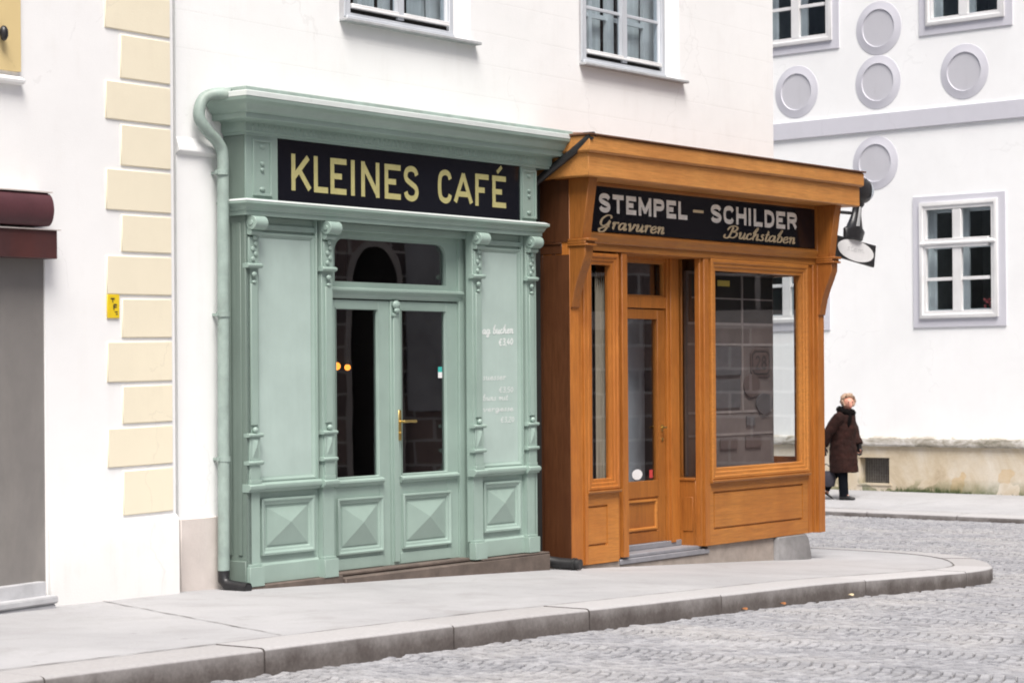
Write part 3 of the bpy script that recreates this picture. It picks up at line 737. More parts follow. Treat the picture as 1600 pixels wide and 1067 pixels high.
obj('lip', MB().sweep([(-1.69,-.20),(-1.69,0),(2.04,0),(2.04,-.20)], [(.2055,3.584),(.2085,3.584),(.2085,3.6185),(.200,3.6235),(.198,3.6205),(.2055,3.6165)]), lip, gf)  # pale strip paints the highlight along the top cornice lip
# name board
mb = MB().box(-1.349, 1.655, -.028, -.012, 2.868, 3.343); sb = obj('sign_board', mb, M['sign'], gf); tag(sb, 'black name board with pale gold capitals')
mb = MB(); mb2_ = MB(); n = -.0105
for ch, a, b in (('K',-1.192,-.972),('L',-.944,-.785),('E',-.757,-.572),('I',-.519,-.474),('N',-.399,-.182),('E',-.120,.076),('S',.118,.300),('C',.548,.728),('A',.752,1.003),('F',1.036,1.218),('E',1.267,1.457)):
    letter(mb if a < .5 else mb2_, ch, a, b, 2.963+(.008 if a > .5 else 0), 3.234, .044, n)
stroke(mb2_, [(1.335,3.262),(1.40,3.312)], .032, n)
obj('lettering', mb, M['gold'], sb, smooth=0); obj('lettering', mb2_, M['gold'], sb, smooth=0)
# pilasters
def pilaster(u0, u1, zb=.075):
    c = (u0+u1)/2; w = (u1-u0)/2; p = MB()
    p.box(u0, u1, PN-.02, -.012, .22, 2.755)
    p.box(u0+.028, u1-.028, -.011, .004, 1.24, 2.26)          # raised flute
    p.box(c-w-.016, c+w+.016, -.05, .018, zb, .215)            # base block
    p.box(c-w-.004, c+w+.004, -.05, .002, .215, .235)
    # dado ledge
    p.prism_u([(PN,.755),(.012,.755),(.014,.768),(.028,.775),(.032,.787),(.032,.803),(.008,.815),(PN,.815)], c-w-.02, c+w+.02)
    p.box(c-w+.004, c+w-.004, -.02, .012, .815, .845)
    p.box(u0+.008, u1-.008, -.02, .004, .845, .955)
    for z in (.965, 1.165): p.prism_u([(-.04,z-.014),(.010,z-.014),(.022,z-.003),(.022,z+.009),(.008,z+.016),(-.04,z+.016)], c-w-.016, c+w+.016)
    p.box(u0+.008, u1-.008, -.02, .004, .98, 1.15)
    p.pyramid(c-.03, c+.03, 1.00, 1.14, .004, .026, .72)
    p.ball((c, .006, 1.205), .024, .02, .022, 10, 6)
    # upper ring and ornaments
    p.prism_u([(-.04,2.375),(.010,2.375),(.026,2.388),(.026,2.400),(.008,2.410),(-.04,2.410)], c-w-.016, c+w+.016)
    p.ball((c, .004, 2.33), .026, .014, .020, 10, 6); p.ball((c, .004, 2.275), .024, .012, .012, 10, 5)
    p.box(u0+.010, u1-.010, -.02, .003, 2.41, 2.60)
    for j in range(4): p.ball((c+(.014 if j%2 else -.014), .008, 2.44+.037*j), .02, .010, .018, 8, 5)
    # scroll console
    p.box(u0+.004, u1-.004, -.04, .03, 2.615, 2.756)
    r = .050; p.tube([(u0-.004, .038, 2.700), (u1+.004, .038, 2.700)], r, 20); p.tube([(u0-.012, .038, 2.700), (u1+.012, .038, 2.700)], .020, 12)
    p.tube([(u0+.002, .012, 2.635), (u1-.002, .012, 2.635)], .024, 12)
    p.ball((c, .010, 2.595), .020, .016, .020, 10, 6)
    return obj('pilaster', p, M['green'], gf, bevel=.002)
pilaster(-1.675, -1.553); pilaster(-.862, -.737, .078); pilaster(.992, 1.117, .078); pilaster(1.733, 1.855, .085)
# wall panels beside the doors
def side_bay(u0, u1, chalk=False):
    p = MB(); p.box(u0, u1, PN-.03, PN, .825, 2.755)
    p.frame(u0, u1-.03, .825, 2.64, [(0,PN+.001),(0,PN+.022),(.012,PN+.022),(.026,PN+.008),(.034,PN+.006),(.040,PN+.001)])
    p.box(u1-.032, u1-.018, PN, PN+.035, .82, 2.755); p.box(u0, u1, PN, PN+.02, 2.66, 2.70)
    o = obj('panel_surround', p, M['green'], gf, bevel=.002)
    q = MB().box(u0+.038, u1-.068, PN-.01, PN+.005, .86, 2.60); bo = obj('panel_board', q, M['green_board'], gf)
    l = MB().box(u0-.01, u1+.01, PN-.03, PN, .10, .76)
    l.prism_u([(PN,.745),(PN+.035,.752),(PN+.042,.765),(PN+.058,.775),(PN+.062,.79),(PN+.062,.806),(PN+.04,.818),(PN,.826)], u0-.012, u1+.004)
    l.box(u0-.01, u1+.0, PN, PN+.022, .085, .215); l.prism_u([(PN,.215),(PN+.022,.215),(PN+.002,.235)], u0-.01, u1)
    a, b = u0+.04, u1-.05
    l.frame(a, b, .285, .70, [(0,PN+.001),(0,PN+.026),(.016,PN+.028),(.03,PN+.016),(.045,PN+.012),(.055,PN-.004),(.07,PN-.004),(.07,PN+.006)])
    l.pyramid(a+.07, b-.07, .355, .63, PN+.006, PN+.045, .60)
    obj('lower_panel', l, M['green'], gf, bevel=.0015, smooth=4)
    return bo
side_bay(-1.545, -.875); bo = side_bay(1.125, 1.728)
mb = MB()
for txt, a, b, z, xh, th in (('ag buchen', 1.175, 1.605, 1.925, .034, .014), ('€3,40', 1.40, 1.60, 1.83, .028, .013)):
    mb = MB(); script(mb, txt, a, b, z, xh, th, th*.7, PN+.006, .15, .01); obj('chalk_writing', mb, M['chalk'], bo, smooth=0)
m, nt, out = newmat('faint chalk'); tb = N(nt, 'ShaderNodeBsdfTransparent'); db = N(nt, 'ShaderNodeBsdfDiffuse'); db.inputs[0].default_value = (.72,.76,.74,1); mx = nt.nodes.new('ShaderNodeMixShader'); mx.inputs[0].default_value = .88
nt.links.new(tb.outputs[0], mx.inputs[1]); nt.links.new(db.outputs[0], mx.inputs[2]); nt.links.new(mx.outputs[0], out.inputs[0]); M['chalk2'] = m
mb = MB()
for txt, a, b, z, xh, th in (('suesser', 1.175, 1.50, 1.545, .027, .009), ('€3,50', 1.40, 1.60, 1.44, .022, .009), ('buns mit', 1.175, 1.52, 1.375, .025, .009), ('vergesse', 1.175, 1.60, 1.285, .022, .009), ('€3,20', 1.42, 1.61, 1.19, .022, .009)):
    mb = MB(); script(mb, txt, a, b, z, xh, th, th*.7, PN+.006, .15, .0); obj('chalk_writing', mb, M['chalk2'], bo, smooth=0)
# doorway: jambs, transom
DN = -.15
mb = MB().box(.965, 1.045, DN-.05, DN+.02, .085, 2.755); mb.box(-.74, -.665, DN-.05, DN+.02, .085, 2.755)
mb.box(1.049, 1.075, DN-.02, DN+.05, .085, 2.755)
mb.box(-.665, .965, DN-.05, DN+.01, 2.665, 2.755); mb.box(-.74, 1.08, DN+.01, PN-.01, 2.70, 2.756)
mb.prism_u([(DN-.04,2.185),(DN+.012,2.185),(DN+.025,2.20),(DN+.030,2.225),(DN+.052,2.245),(DN+.052,2.262),(DN+.02,2.272),(DN-.04,2.272)], -.70, .995)
obj('door_frame', mb, M['green'], gf, bevel=.002)
def rounded(u0, u1, v0, v1, r):
    P = [(u0, v0), (u1, v0)]
    for i in range(9): a = PI/2*i/8; P.append((u1-r+r*math.cos(a), v1-r+r*math.sin(a)))
    for i in range(9): a = PI/2+PI/2*i/8; P.append((u0+r+r*math.cos(a), v1-r+r*math.sin(a)))
    return P
def ring_fill(mb, outer, inner, n0, n1):
    k = len(inner); b = len(mb.V)
    mb.V += [(p[0], n1, p[1]) for p in outer]+[(p[0], n1, p[1]) for p in inner]+[(p[0], n0, p[1]) for p in inner]
    for i in range(k):
        j = (i+1)%k; mb.F.append((b+i, b+j, b+k+j, b+k+i)); mb.F.append((b+k+i, b+k+j, b+2*k+j, b+2*k+i))
inn = rounded(-.55, .826, 2.315, 2.645, .10)
U0, U1, V0_, V1_ = -.665, .965, 2.272, 2.665
outr = [(U0,V0_),(U1,V0_)]+[(U1, V1_-.2+.2*i/8) if i < 8 else (U1, V1_) for i in range(9)]+[(U0+.2-.2*i/8, V1_) for i in range(9)]
outr[11] = (U0+.4, V1_); outr[-1] = (U0, V1_-.1)
outr = [(U0,V0_),(U1,V0_)]+[(U1, V1_-.25+.25*i/4) if i <= 4 else (U1-.25*(i-4)/4, V1_) for i in range(9)]+[(U0+.25-.25*i/4, V1_) if i <= 4 else (U0, V1_-.25*(i-4)/4) for i in range(9)]
mb = MB(); ring_fill(mb, outr, inn, DN-.05, DN-.005); tw = obj('transom_window', mb, M['green'], gf, smooth=30)
obj('pane', MB().box(-.60, .88, DN-.035, DN-.03, 2.29, 2.66), M['glass'], tw)
# door leaves
def leaf(u0, u1, g0, g1, right):
    d = MB(); n0, n1 = DN-.045, DN
    d.box(u0, g0, n0, n1, .095, 2.175); d.box(g1, u1, n0, n1, .095, 2.175)
    d.box(g0, g1, n0, n1, 2.112, 2.175); d.box(g0, g1, n0, n1-.002, .095, .80)
    d.frame(g0-.002, g1+.002, .797, 2.115, [(0,DN+.006),(.010,DN+.004),(.014,DN-.02)])
    o = obj('door', d, M['green'], gf, bevel=.002)
    q = MB(); q.prism_u([(DN,.735),(DN+.02,.742),(DN+.026,.757),(DN+.04,.765),(DN+.04,.782),(DN+.0,.797)], g0-.03, u1-.02 if right else g1+.03)
    obj('rail', q, M['green_worn'], o, bevel=.002)
    q = MB().frame(g0-.005, g1+.03, .215, .65, [(0,DN+.001),(0,DN+.024),(.014,DN+.026),(.026,DN+.012),(.042,DN+.010),(.052,DN-.006),(.066,DN-.006),(.066,DN+.004)])
    q.pyramid(g0+.061, g1-.036, .281, .584, DN+.004, DN+.045, .58); q.box(g0-.03, g1+.03, DN, DN+.010, .10, .185)
    obj('panel', q, M['green'], o, bevel=.0015, smooth=4)
    obj('pane', MB().box(g0-.002, g1+.002, DN-.028, DN-.022, .79, 2.12), M['glass'], o)
    return o
d1 = leaf(-.66, .092, -.553, -.040, False); d2 = leaf(.198, .962, .236, .818, True)
tag(d1, 'left door leaf, two lit lamps showing behind its pane'); tag(d2, 'right door leaf with brass handle and a teal sticker')
mb = MB().box(.094, .196, DN-.04, DN+.012, .095, 2.175); mb.box(.115, .175, DN+.012, DN+.028, .12, 2.08)
mb.ball((.145, DN+.03, 2.145), .045, .024, .035, 10, 6); mb.ball((.145, DN+.036, 2.10), .032, .02, .022, 10, 6); mb.box(.10, .19, DN+.012, DN+.034, 2.055, 2.078)
obj('meeting_stile', mb, M['green'], d2, bevel=.002)
mb = MB().box(.163, .196, DN+.028, DN+.034, 1.075, 1.315); mb.tube([(.180,DN+.03,1.225),(.180,DN+.075,1.225)], .010, 10); mb.tube([(.178,DN+.072,1.225),(.25,DN+.078,1.226),(.335,DN+.07,1.224)], [.011,.010,.012], 10); mb.tube([(.180,DN+.03,1.135),(.180,DN+.042,1.135)], .010, 10)
obj('handle', mb, M['brass'], d2, bevel=.002)
st = MB().box(.735, .785, DN-.0215, DN-.020, 1.612, 1.655); obj('sticker', st, M['teal'], d2)
st = MB().box(.735, .785, DN-.0215, DN-.020, 1.565, 1.612); obj('sticker', st, M['white'], d2)
# stone step
mb = MB().prism_v([(-.66,-.05),(-.66,.035),(1.995,.035),(1.995,-.25),(.98,-.25),(-.66,-.25)], -.14, .062)
mb.prism_v([(-.735,-.30),(-.735,-.045),(.99,-.045),(.99,-.30)], .066, .094)
mb.box(-1.70, -.66, -.22, .012, -.06, .082)
obj('step', mb, M['step'], gf, bevel=.008)
mb = MB().box(1.05, 1.99, -.055, .030, .065, .078); obj('step', mb, M['step'], gf, bevel=.004)
obj('gap', MB().box(1.88, 2.21, -.212, -.205, -.05, 3.25), M['gap_shade'], gf)  # near-black sheet paints the shade between the two fronts
# room behind
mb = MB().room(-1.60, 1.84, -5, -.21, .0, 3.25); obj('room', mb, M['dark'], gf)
mb = MB()
mb.box(-.9, 1.3, -3.2, -2.6, .0, 1.05); mb.box(-1.1, 1.5, -2.64, -2.56, 1.05, 1.10)
obj('bar_counter', mb, M['dark2'], gf)
mb = MB().box(1.06,.99,-.2,-.08,.09,2.75); obj('gap', MB().box(1.078, 1.12, -.19, -.092, .09, 2.75), M['gap_shade'], gf)  # dark strip paints the shade in the slot beside the jamb
for i, (u, v) in enumerate(((1.009, 1.673), (1.151, 1.662))):
    t = thing('pendant_lamp', A, u, -1.5, v, ['larger glowing orange bulb behind the left cafe door pane', 'smaller glowing orange bulb, right one of the pair behind the cafe door'][i], 'lamp', 'lit bulbs inside the cafe')
    obj('bulb', MB().ball((u, -1.5, v), .034-.007*i, .034-.007*i, .034-.007*i, 14, 10), M['lamp'], t)
    obj('cord', MB().tube([(u, -1.5, v+.02), (u, -1.5, 3.2)], .004, 6).tube([(u,-1.5,v+.018),(u,-1.5,v+.06)], .012, 8), M['black'], t)

# ================================================================== DRAINPIPES
mb = MB()
P = [(-1.86,.02,3.60),(-1.90,-.06,3.615),(-1.975,-.12,3.585),(-2.02,-.13,3.515),(-2.025,-.13,3.43),(-1.955,-.12,3.345),(-1.86,-.12,3.28),(-1.805,-.12,3.20),(-1.80,-.12,3.05),(-1.81,-.12,1.6),(-1.822,-.12,.16)]
def smooth3(P, k=5):
    out = []
    for i in range(len(P)-1):
        p0 = P[max(i-1,0)]; p1 = P[i]; p2 = P[i+1]; p3 = P[min(i+2,len(P)-1)]
        for j in range(k):
            t = j/k; out.append(tuple(.5*((2*p1[c])+(-p0[c]+p2[c])*t+(2*p0[c]-5*p1[c]+4*p2[c]-p3[c])*t*t+(-p0[c]+3*p1[c]-3*p2[c]+p3[c])*t**3) for c in (0,1,2)))
    out.append(P[-1]); return out
dp = thing('drainpipe', A, -1.82, -.12, .05, 'sage green rain pipe with a swan neck left of the cafe front', 'drainpipe')
obj('pipe', MB().tube(smooth3(P[:9])+P[9:], .043, 18), M['green_metal'], dp, smooth=50)
mb = MB()
for z in (3.06, 2.04, 1.0):
    mb = MB().tube([(-1.812,-.12,z-.018),(-1.812,-.12,z+.018)], .049, 18); mb.box(-1.82,-1.80,-.22,-.16,z-.01,z+.01); mb.box(-1.872,-1.855,-.13,-.11,z-.012,z+.012)
    obj('clamp', mb, M['green_metal'], dp)
mb = MB().tube([(-1.822,-.12,.20),(-1.822,-.118,.13),(-1.82,-.08,.095),(-1.81,.0,.085),(-1.80,.10,.078)], [.044,.044,.044,.043,.043], 18, False)
mb.tube([(-1.80,.10,.078),(-1.80,.098,.078)], [.036,.036], 14); obj('shoe', mb, M['iron'], dp, smooth=50)
bd = thing('drainpipe', A, 2.12, -.1, -.08, 'black rain pipe in the gap between the green and the orange front', 'drainpipe')
mb = MB().tube([(2.115,.40,3.60),(2.10,.22,3.47),(2.08,.0,3.33),(2.05,-.15,3.22),(2.03,-.175,3.05),(2.03,-.175,.1),(2.05,-.15,-.0)], .034, 14); obj('pipe', mb, M['gutter'], bd, smooth=50)
mb = MB().tube([(2.05,-.17,.05),(2.07,-.10,-.01),(2.12,.05,-.03),(2.15,.24,-.035)], [.05,.05,.048,.045], 16); mb.tube([(2.135,.17,-.033),(2.14,.20,-.034)], .054, 16); obj('shoe', mb, M['gutter'], bd, smooth=50)
mb = MB().tube([(2.10,.34,3.60),(2.19,.38,3.61)], .032, 12); obj('gutter_end', mb, M['gutter'], bd)

# ================================================================== ORANGE WOODEN SHOP
of = thing('shop_front', A, 4.5, 0, -.1, 'orange varnished wooden shop front with black sign and large display window', 'shop front')
F0 = .05
def wbox(name, boxes, mat='wood_z', bevel=.003, parent=None):
    m = MB()
    for b in boxes: m.box(*b)
    return obj(name, m, M[mat], parent or of, bevel=bevel)
# posts and uprights
wbox('corner_post', [(2.217,2.345,-.22,.10,-.083,3.27), (2.345,2.455,-.1,.062,-.075,2.66), (2.462,2.512,-.1,.075,-.07,2.66)])
wbox('corner_post', [(6.585,6.715,-.10,.10,-.045,3.27), (6.535,6.575,-.1,.075,-.043,2.66), (6.445,6.53,-.1,.055,-.042,2.66)])
wbox('post', [(3.015,3.045,-.1,.045,-.06,2.66),(3.078,3.165,-.2,.062,-.05,2.66),(3.045,3.078,-.2,.0,-.05,2.66)])
wbox('post', [(4.405,4.445,-.01,.045,-.04,2.66),(4.455,4.54,-.04,.066,-.042,2.66),(4.54,4.565,-.04,.05,-.042,2.66),(4.43,4.45,-.21,-.17,-.04,2.66)])
# side wall facing left
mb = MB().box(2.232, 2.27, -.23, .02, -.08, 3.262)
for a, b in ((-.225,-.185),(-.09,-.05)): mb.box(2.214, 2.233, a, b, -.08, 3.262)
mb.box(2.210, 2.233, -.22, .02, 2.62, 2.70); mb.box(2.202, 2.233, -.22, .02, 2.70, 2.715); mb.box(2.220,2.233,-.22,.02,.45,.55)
obj('side_board', mb, M['wood_dark'], of, bevel=.002); obj('side_board', MB().box(2.209,2.2165,-.18,.097,-.083,2.61), M['wood_dark'], of); obj('side_board', MB().box(2.209,2.2165,-.18,.097,2.72,3.255), M['wood_dark'], of)  # thin boards added to carry painted shade on the post's left face
# big window
def shop_window(u0, u1, v0, v1, w, name='window'):
    m = MB().frame(u0, u1, v0, v1, [(0,F0-.02),(0,F0+.022),(.012,F0+.030),(w*.30,F0+.030),(w*.38,F0+.018),(w*.62,F0+.016),(w*.70,F0+.004),(w*.96,F0+.002),(w,F0-.012),(w,F0-.06)])
    o = obj(name, m, M['wood_x'] if u1-u0 > 1 else M['wood_z'], of, smooth=20)
    obj('pane', MB().box(u0+w-.01, u1-w+.01, F0-.036, F0-.030, v0+w-.01, v1-w+.01), M['shopglass'], o)
    return o
bw_ = shop_window(4.57, 6.44, .572, 2.662, .112); tag(bw_, 'large display window')
nw = shop_window(2.515, 3.012, .565, 2.642, .10); tag(nw, 'narrow window left of the door')
# lower boards with grooved panels
def low_panel(u0, u1, v0, v1, p0, p1, q0, q1, n=F0):
    m = MB().wall(u0, u1, v0, v1, n, [(p0, p1, q0, q1)])
    g = .017
    m.frame(p0, p1, q0, q1, [(0,n),(.004,n-.024),(g,n-.024),(g+.004,n-.001),(g+.03,n-.001)])
    m.wall(p0+g+.03, p1-g-.03, q0+g+.03, q1-g-.03, n-.001)
    m.box(u0, u1, n-.05, n-.02, v0, v1)
    m.add([(u0,n-.03,v0),(u1,n-.03,v0),(u1,n,v0),(u0,n,v0)], [(0,1,2,3)]); m.add([(u0,n-.03,v0),(u0,n,v0),(u0,n,v1),(u0,n-.03,v1)], [(0,1,2,3)]); m.add([(u1,n-.03,v0),(u1,n,v0),(u1,n,v1),(u1,n-.03,v1)], [(0,1,2,3)])
    return obj('lower_panel', m, M['wood_x'], of, smooth=20)
low_panel(4.562, 6.447, -.042, .575, 4.625, 6.345, .10, .462); low_panel(2.41, 3.016, -.075, .57, 2.495, 2.845, .08, .435)
mb = MB().prism_u([(F0-.02,.54),(F0+.035,.545),(F0+.042,.556),(F0+.042,.570),(F0-.02,.574)], 4.56, 6.45); le2 = MB().prism_u([(F0-.02,.535),(F0+.035,.54),(F0+.042,.550),(F0+.042,.563),(F0-.02,.566)], 2.505, 3.02)
obj('ledge', mb, M['wood_x'], of, bevel=.002); obj('ledge', le2, M['wood_x'], of, bevel=.002)
# architrave, frieze, sign
mb = MB().box(2.345, 6.585, -.1, .072, 2.662, 2.722); mb.prism_u([(0,2.722),(.085,2.722),(.098,2.735),(.102,2.76),(.118,2.785),(.118,2.808),(.07,2.826),(0,2.83)], 2.415, 6.58)
mb.box(2.345, 6.585, -.1, .055, 2.83, 3.262); mb.box(2.41, 6.585, .055, .075, 3.23, 3.262)
obj('architrave', mb, M['wood_x'], of, bevel=.003)
mb = MB().box(2.40, 6.60, .0553, .072, 2.832, 3.235); sb = obj('sign_board', mb, M['sign'], of); tag(sb, 'black board with cream capitals and gold script')
mb = MB(); n = .0735
def word(txt, u0, u1, v0, v1, s):
    ws = {'I': .3, 'M': 1.2, 'T': 1.0, 'E': .92, 'L': .88, 'S': 1.0}; gap = .22; tot = sum(ws.get(c, 1) for c in txt)+gap*(len(txt)-1); k = (u1-u0)/tot; x = u0
    for c in txt:
        w = ws.get(c, 1)*k; letter(mb, c, x, x+max(w, s), v0, v1, s, n); x += w+gap*k
word('STEMPEL', 2.705, 4.155, 3.003, 3.168, .043); obj('lettering', mb, M['silver'], sb, smooth=0); mb = MB(); word('SCHILDER', 4.575, 6.21, 3.003, 3.172, .043)
obj('lettering', mb, M['silver'], sb, smooth=0)
mb = MB(); stroke(mb, [(4.255,3.092),(4.44,3.092)], .026, n)
script(mb, 'Gravuren', 2.705, 3.76, 2.865, .058, .034, .010, n, .5, -.010); obj('lettering', mb, M['gold2'], sb, smooth=0); mb = MB(); script(mb, 'Buchstaben', 4.86, 6.18, 2.872, .056, .034, .010, n, .5, -.006)
obj('lettering', mb, M['gold2'], sb, smooth=0)
# brackets
def bracket(u0, u1, top_out=.33):
    m = MB()
    lo = [(.09,2.15),(.118,2.16),(.128,2.22),(.150,2.32),(.185,2.42),(.228,2.52),(.258,2.60),(.262,2.68),(.09,2.68)]
    m.prism_u(lo, u0, u1)
    m.prism_u([(.09,2.745),(.235,2.745),(.262,2.95),(.31,3.262),(.09,3.262)], u0, u1)
    for z0, z1, o in ((2.68,2.700,.292),(2.700,2.722,.272),(2.722,2.745,.300)): m.box(u0-.012, u1+.012, .085, o, z0, z1)
    return obj('bracket', m, M['wood_z'], of, bevel=.004, smooth=30)
bracket(2.219, 2.343); bracket(6.588, 6.713)
# canopy: two stepped fascia boards, soffit, roof
path = [(2.285,-.21),(2.285,.10),(6.715,.10),(6.715,-.60)]
FN = .27
mb = MB().sweep([(2.39,-.215),(2.39,.10),(6.72,.10),(6.72,-.60)], [(-.05,3.264),(FN-.01,3.264),(FN,3.27),(FN,3.462),(.0,3.462)]); mb.V = [(a,b,c) for a,b,c in mb.V]
mb.sweep([(2.39,-.215),(2.39,.10),(6.72,.10),(6.72,-.60)], [(-.05,3.463),(FN+.014,3.463),(FN+.034,3.478),(FN+.034,3.60),(FN+.02,3.608),(.0,3.608)])
obj('fascia', mb, wood('oak with painted light', (.60, .27, .075), 'x', .6), of, bevel=.004, smooth=30)  # lighter oak puts the brightness of the lit fascia into its colour
mb = MB().sweep([(2.39,-.215),(2.39,.10),(6.72,.10),(6.72,-.60)], [(-.1,3.609),(FN+.05,3.609),(FN+.052,3.622),(-.32,3.722),(-.36,3.722)])
obj('roof_sheet', mb, simple('brown roof edge', (.16,.07,.035), .6, .3, 6, .3, .003), of, smooth=20)
# right side of the shop box with its own pane
mb = MB().box(6.60, 6.70, -.60, -.10, -.045, .72); mb.box(6.60, 6.70, -.60, -.10, 2.56, 3.26); mb.box(6.60, 6.70, -.60, -.52, .72, 2.56); mb.box(6.60,6.70,-.13,-.04,.72,2.56); mb.box(6.27,6.60,-.62,-.58,-.3,3.26)
mb.box(6.22, 6.60, -.58, .0, .55, .60)
so = obj('side_board', mb, M['wood_z'], of, bevel=.003)
obj('pane', MB().box(6.655, 6.660, -.53, -.12, .71, 2.57), M['shopglass'], so)
# recessed door
RN = -.20
d = MB(); d.box(3.40, 3.49, RN-.05, RN, .02, 2.178); d.box(4.055, 4.178, RN-.05, RN, .02, 2.178); d.box(3.49, 4.055, RN-.05, RN, 2.087, 2.178); d.box(3.49, 4.055, RN-.05, RN, .44, .592); d.box(3.49, 4.055, RN-.05, RN, .02, .12)
d.box(3.49, 4.055, RN-.05, RN-.012, .12, .44); d.frame(3.49, 4.055, .12, .44, [(0,RN),(.004,RN-.011)])
do = obj('door', d, M['wood_z'], of, bevel=.002)
q = MB().frame(3.53, 4.035, .135, .425, [(0,RN-.011),(.004,RN-.0118),(.006,RN+.006),(.022,RN+.006),(.03,RN-.0118)]); obj('panel', q, M['wood_x'], do)
obj('pane', MB().box(3.48, 4.06, RN-.030, RN-.025, .585, 2.095), M['shopglass'], do)
mb = MB().box(4.105, 4.135, RN, RN+.006, 1.045, 1.105); mb.tube([(4.12,RN,1.08),(4.12,RN+.05,1.08)], .009, 10); mb.tube([(4.125,RN+.048,1.08),(4.07,RN+.052,1.082)], .009, 10); mb.tube([(4.12,RN,.97),(4.12,RN+.01,.97)], .016, 12)
obj('handle', mb, M['brass'], do)
def disc(mb, u, v, ru, rv, n0, n1, k=28):
    mb.prism_n([(u+ru*math.cos(2*PI*i/k), v+rv*math.sin(2*PI*i/k)) for i in range(k)], n0, n1)
obj('sticker', MB().box(3.50, 3.575, RN-.0245, RN-.0235, .615, .70), M['blue'], do)
m_ = MB(); disc(m_, 3.735, .655, .085, .048, RN-.0245, RN-.0235); obj('sticker', m_, M['white'], do)
obj('sticker', MB().box(3.94, 3.995, RN-.0245, RN-.0235, .615, .69), M['red'], do)
mb = MB().box(3.38, 4.20, RN-.06, RN+.012, 2.188, 2.292); mb.box(4.188, 4.40, RN-.06, RN+.02, -.0, 2.66); mb.box(4.225, 4.30, RN+.02, RN+.04, .0, 2.66); mb.box(3.30, 3.39, RN-.06, RN+.02, .0, 2.66); mb.box(3.38, 4.20, RN-.06, RN+.01, 2.62, 2.70); mb.box(3.15,4.41,RN-.02,.04,2.655,2.69)
obj('door_frame', mb, M['wood_z'], of, bevel=.003)
tr = obj('transom_window', MB().frame(3.39, 4.19, 2.29, 2.622, [(0,RN-.01),(.02,RN-.01),(.02,RN-.04)]), M['wood_x'], of)
obj('pane', MB().box(3.39, 4.19, RN-.036, RN-.032, 2.30, 2.61), M['shopglass'], tr)
# side light of the recess, facing left, between jamb and window post
mb = MB(); mb.box(4.405,4.43,RN-.01,-.01,-.04,.60); mb.box(4.398,4.405,-.15,-.04,.10,.42); mb.box(4.395,4.43,RN-.01,-.01,.575,.60)
sl = obj('side_light', mb, M['wood_z'], of, bevel=.002); obj('pane', MB().box(4.414, 4.418, RN, -.01, .60, 2.66), M['shopglass'], sl)
# stone foot
mb = MB().box(3.05, 4.56, -.30, .045, -.115, -.068); mb.box(3.12, 4.45, -.30, .020, -.0675, -.035); mb.box(3.12, 4.45, -.30, -.17, -.035, .018); obj('step', mb, M['slate'], of, bevel=.006)
mb = MB().box(2.30, 3.06, -.22, .03, -.2, -.08); mb.box(3.06, 4.56, -.22, .03, -.32, -.117); mb.box(4.56, 5.83, -.22, .02, -.42, -.044); obj('plinth', mb, M['concrete'], of, bevel=.006)
mb = MB(); mb.loft([[(5.80,.035,z),(5.83,.062,z),(6.30,.070+(.02 if z<-.2 else 0),z),(6.46+(.05 if z<-.2 else 0)-(.06 if z>-.06 else 0),.05,z),(6.54+(.03 if z<-.2 else 0)-(.08 if z>-.06 else 0),-.05,z),(6.56+(.03 if z<-.2 else 0)-(.08 if z>-.06 else 0),-.3,z),(5.80,-.3,z)] for z in (-.42,-.25,-.10,-.047)])
obj('corner_stone', mb, M['guard'], of, bevel=.008)
# room behind the shop
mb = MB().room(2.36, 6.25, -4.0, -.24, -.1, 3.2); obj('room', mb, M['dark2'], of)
obj('window_shelf', MB().box(2.45, 3.1, -.22, -.02, .56, .58), M['wood_dark'], of); mb = MB().box(4.44, 6.26, -.58, -.02, .56, .60); obj('window_shelf', mb, M['wood_dark'], of)
# pale blind right behind the door glass and the narrow window
mb = MB()
for i in range(16):
    x0, x1 = 2.80+.0125*i, 2.80+.0125*(i+1); d0, d1 = .012*math.sin(i*1.9), .012*math.sin((i+1)*1.9)
    mb.add([(x0,-.04+d0,.60),(x1,-.04+d1,.60),(x1,-.04+d1,2.3),(x0,-.04+d0,2.5)], [(0,1,2,3)])
obj('curtain', mb, simple('dim curtain', (.30,.26,.20), .9, .3, 2, 0, stretch=(12,1,.4)), of)
mb = MB().box(4.02, 4.44, -.62, -.60, .45, 2.2); obj('blind', mb, simple('blue grey blind', (.42,.46,.52), .8, .25, 1.2, 0), of)
obj('backing', MB().box(2.62, 2.86, -.12, -.11, .60, 2.5), simple('grey backing', (.13,.135,.14), .8, .35, 1.5, 0), of)
# display backing with its laths, low in the shop window
mb = MB().box(4.62, 6.26, -.26, -.235, .60, 2.56); db_ = obj('display_board', mb, M['board'], of)
mb = MB()
for z in (.98, 1.20, 1.86, 2.06): mb.box(4.64, 6.25, -.234, -.228, z-.012, z+.012)
mb.box(5.63, 5.66, -.233, -.226, 1.2, 2.54); mb.box(4.70, 6.24, -.227, -.222, 2.30, 2.315)  # upright bar imitates the mullion of a mirrored window
obj('lath_and_mirrored_mullion', mb, simple('pale lath and mirrored mullion', (.26,.22,.21), .7, .2, 8, 0), db_)
mb = MB().box(4.66, 5.62, -.2335, -.230, 2.075, 2.53); mb.box(5.67, 6.24, -.2335, -.230, 2.075, 2.53); obj('mirrored_pane', mb, M['dark'], db_)  # dark panels imitate the panes of a window mirrored in the glass
def plate(name, mb, mat, label, cat, base):
    o = obj(name, mb, M[mat], None, A, base); tag(o, label, cat, 'sample plates in the shop window'); return o
mb = MB()
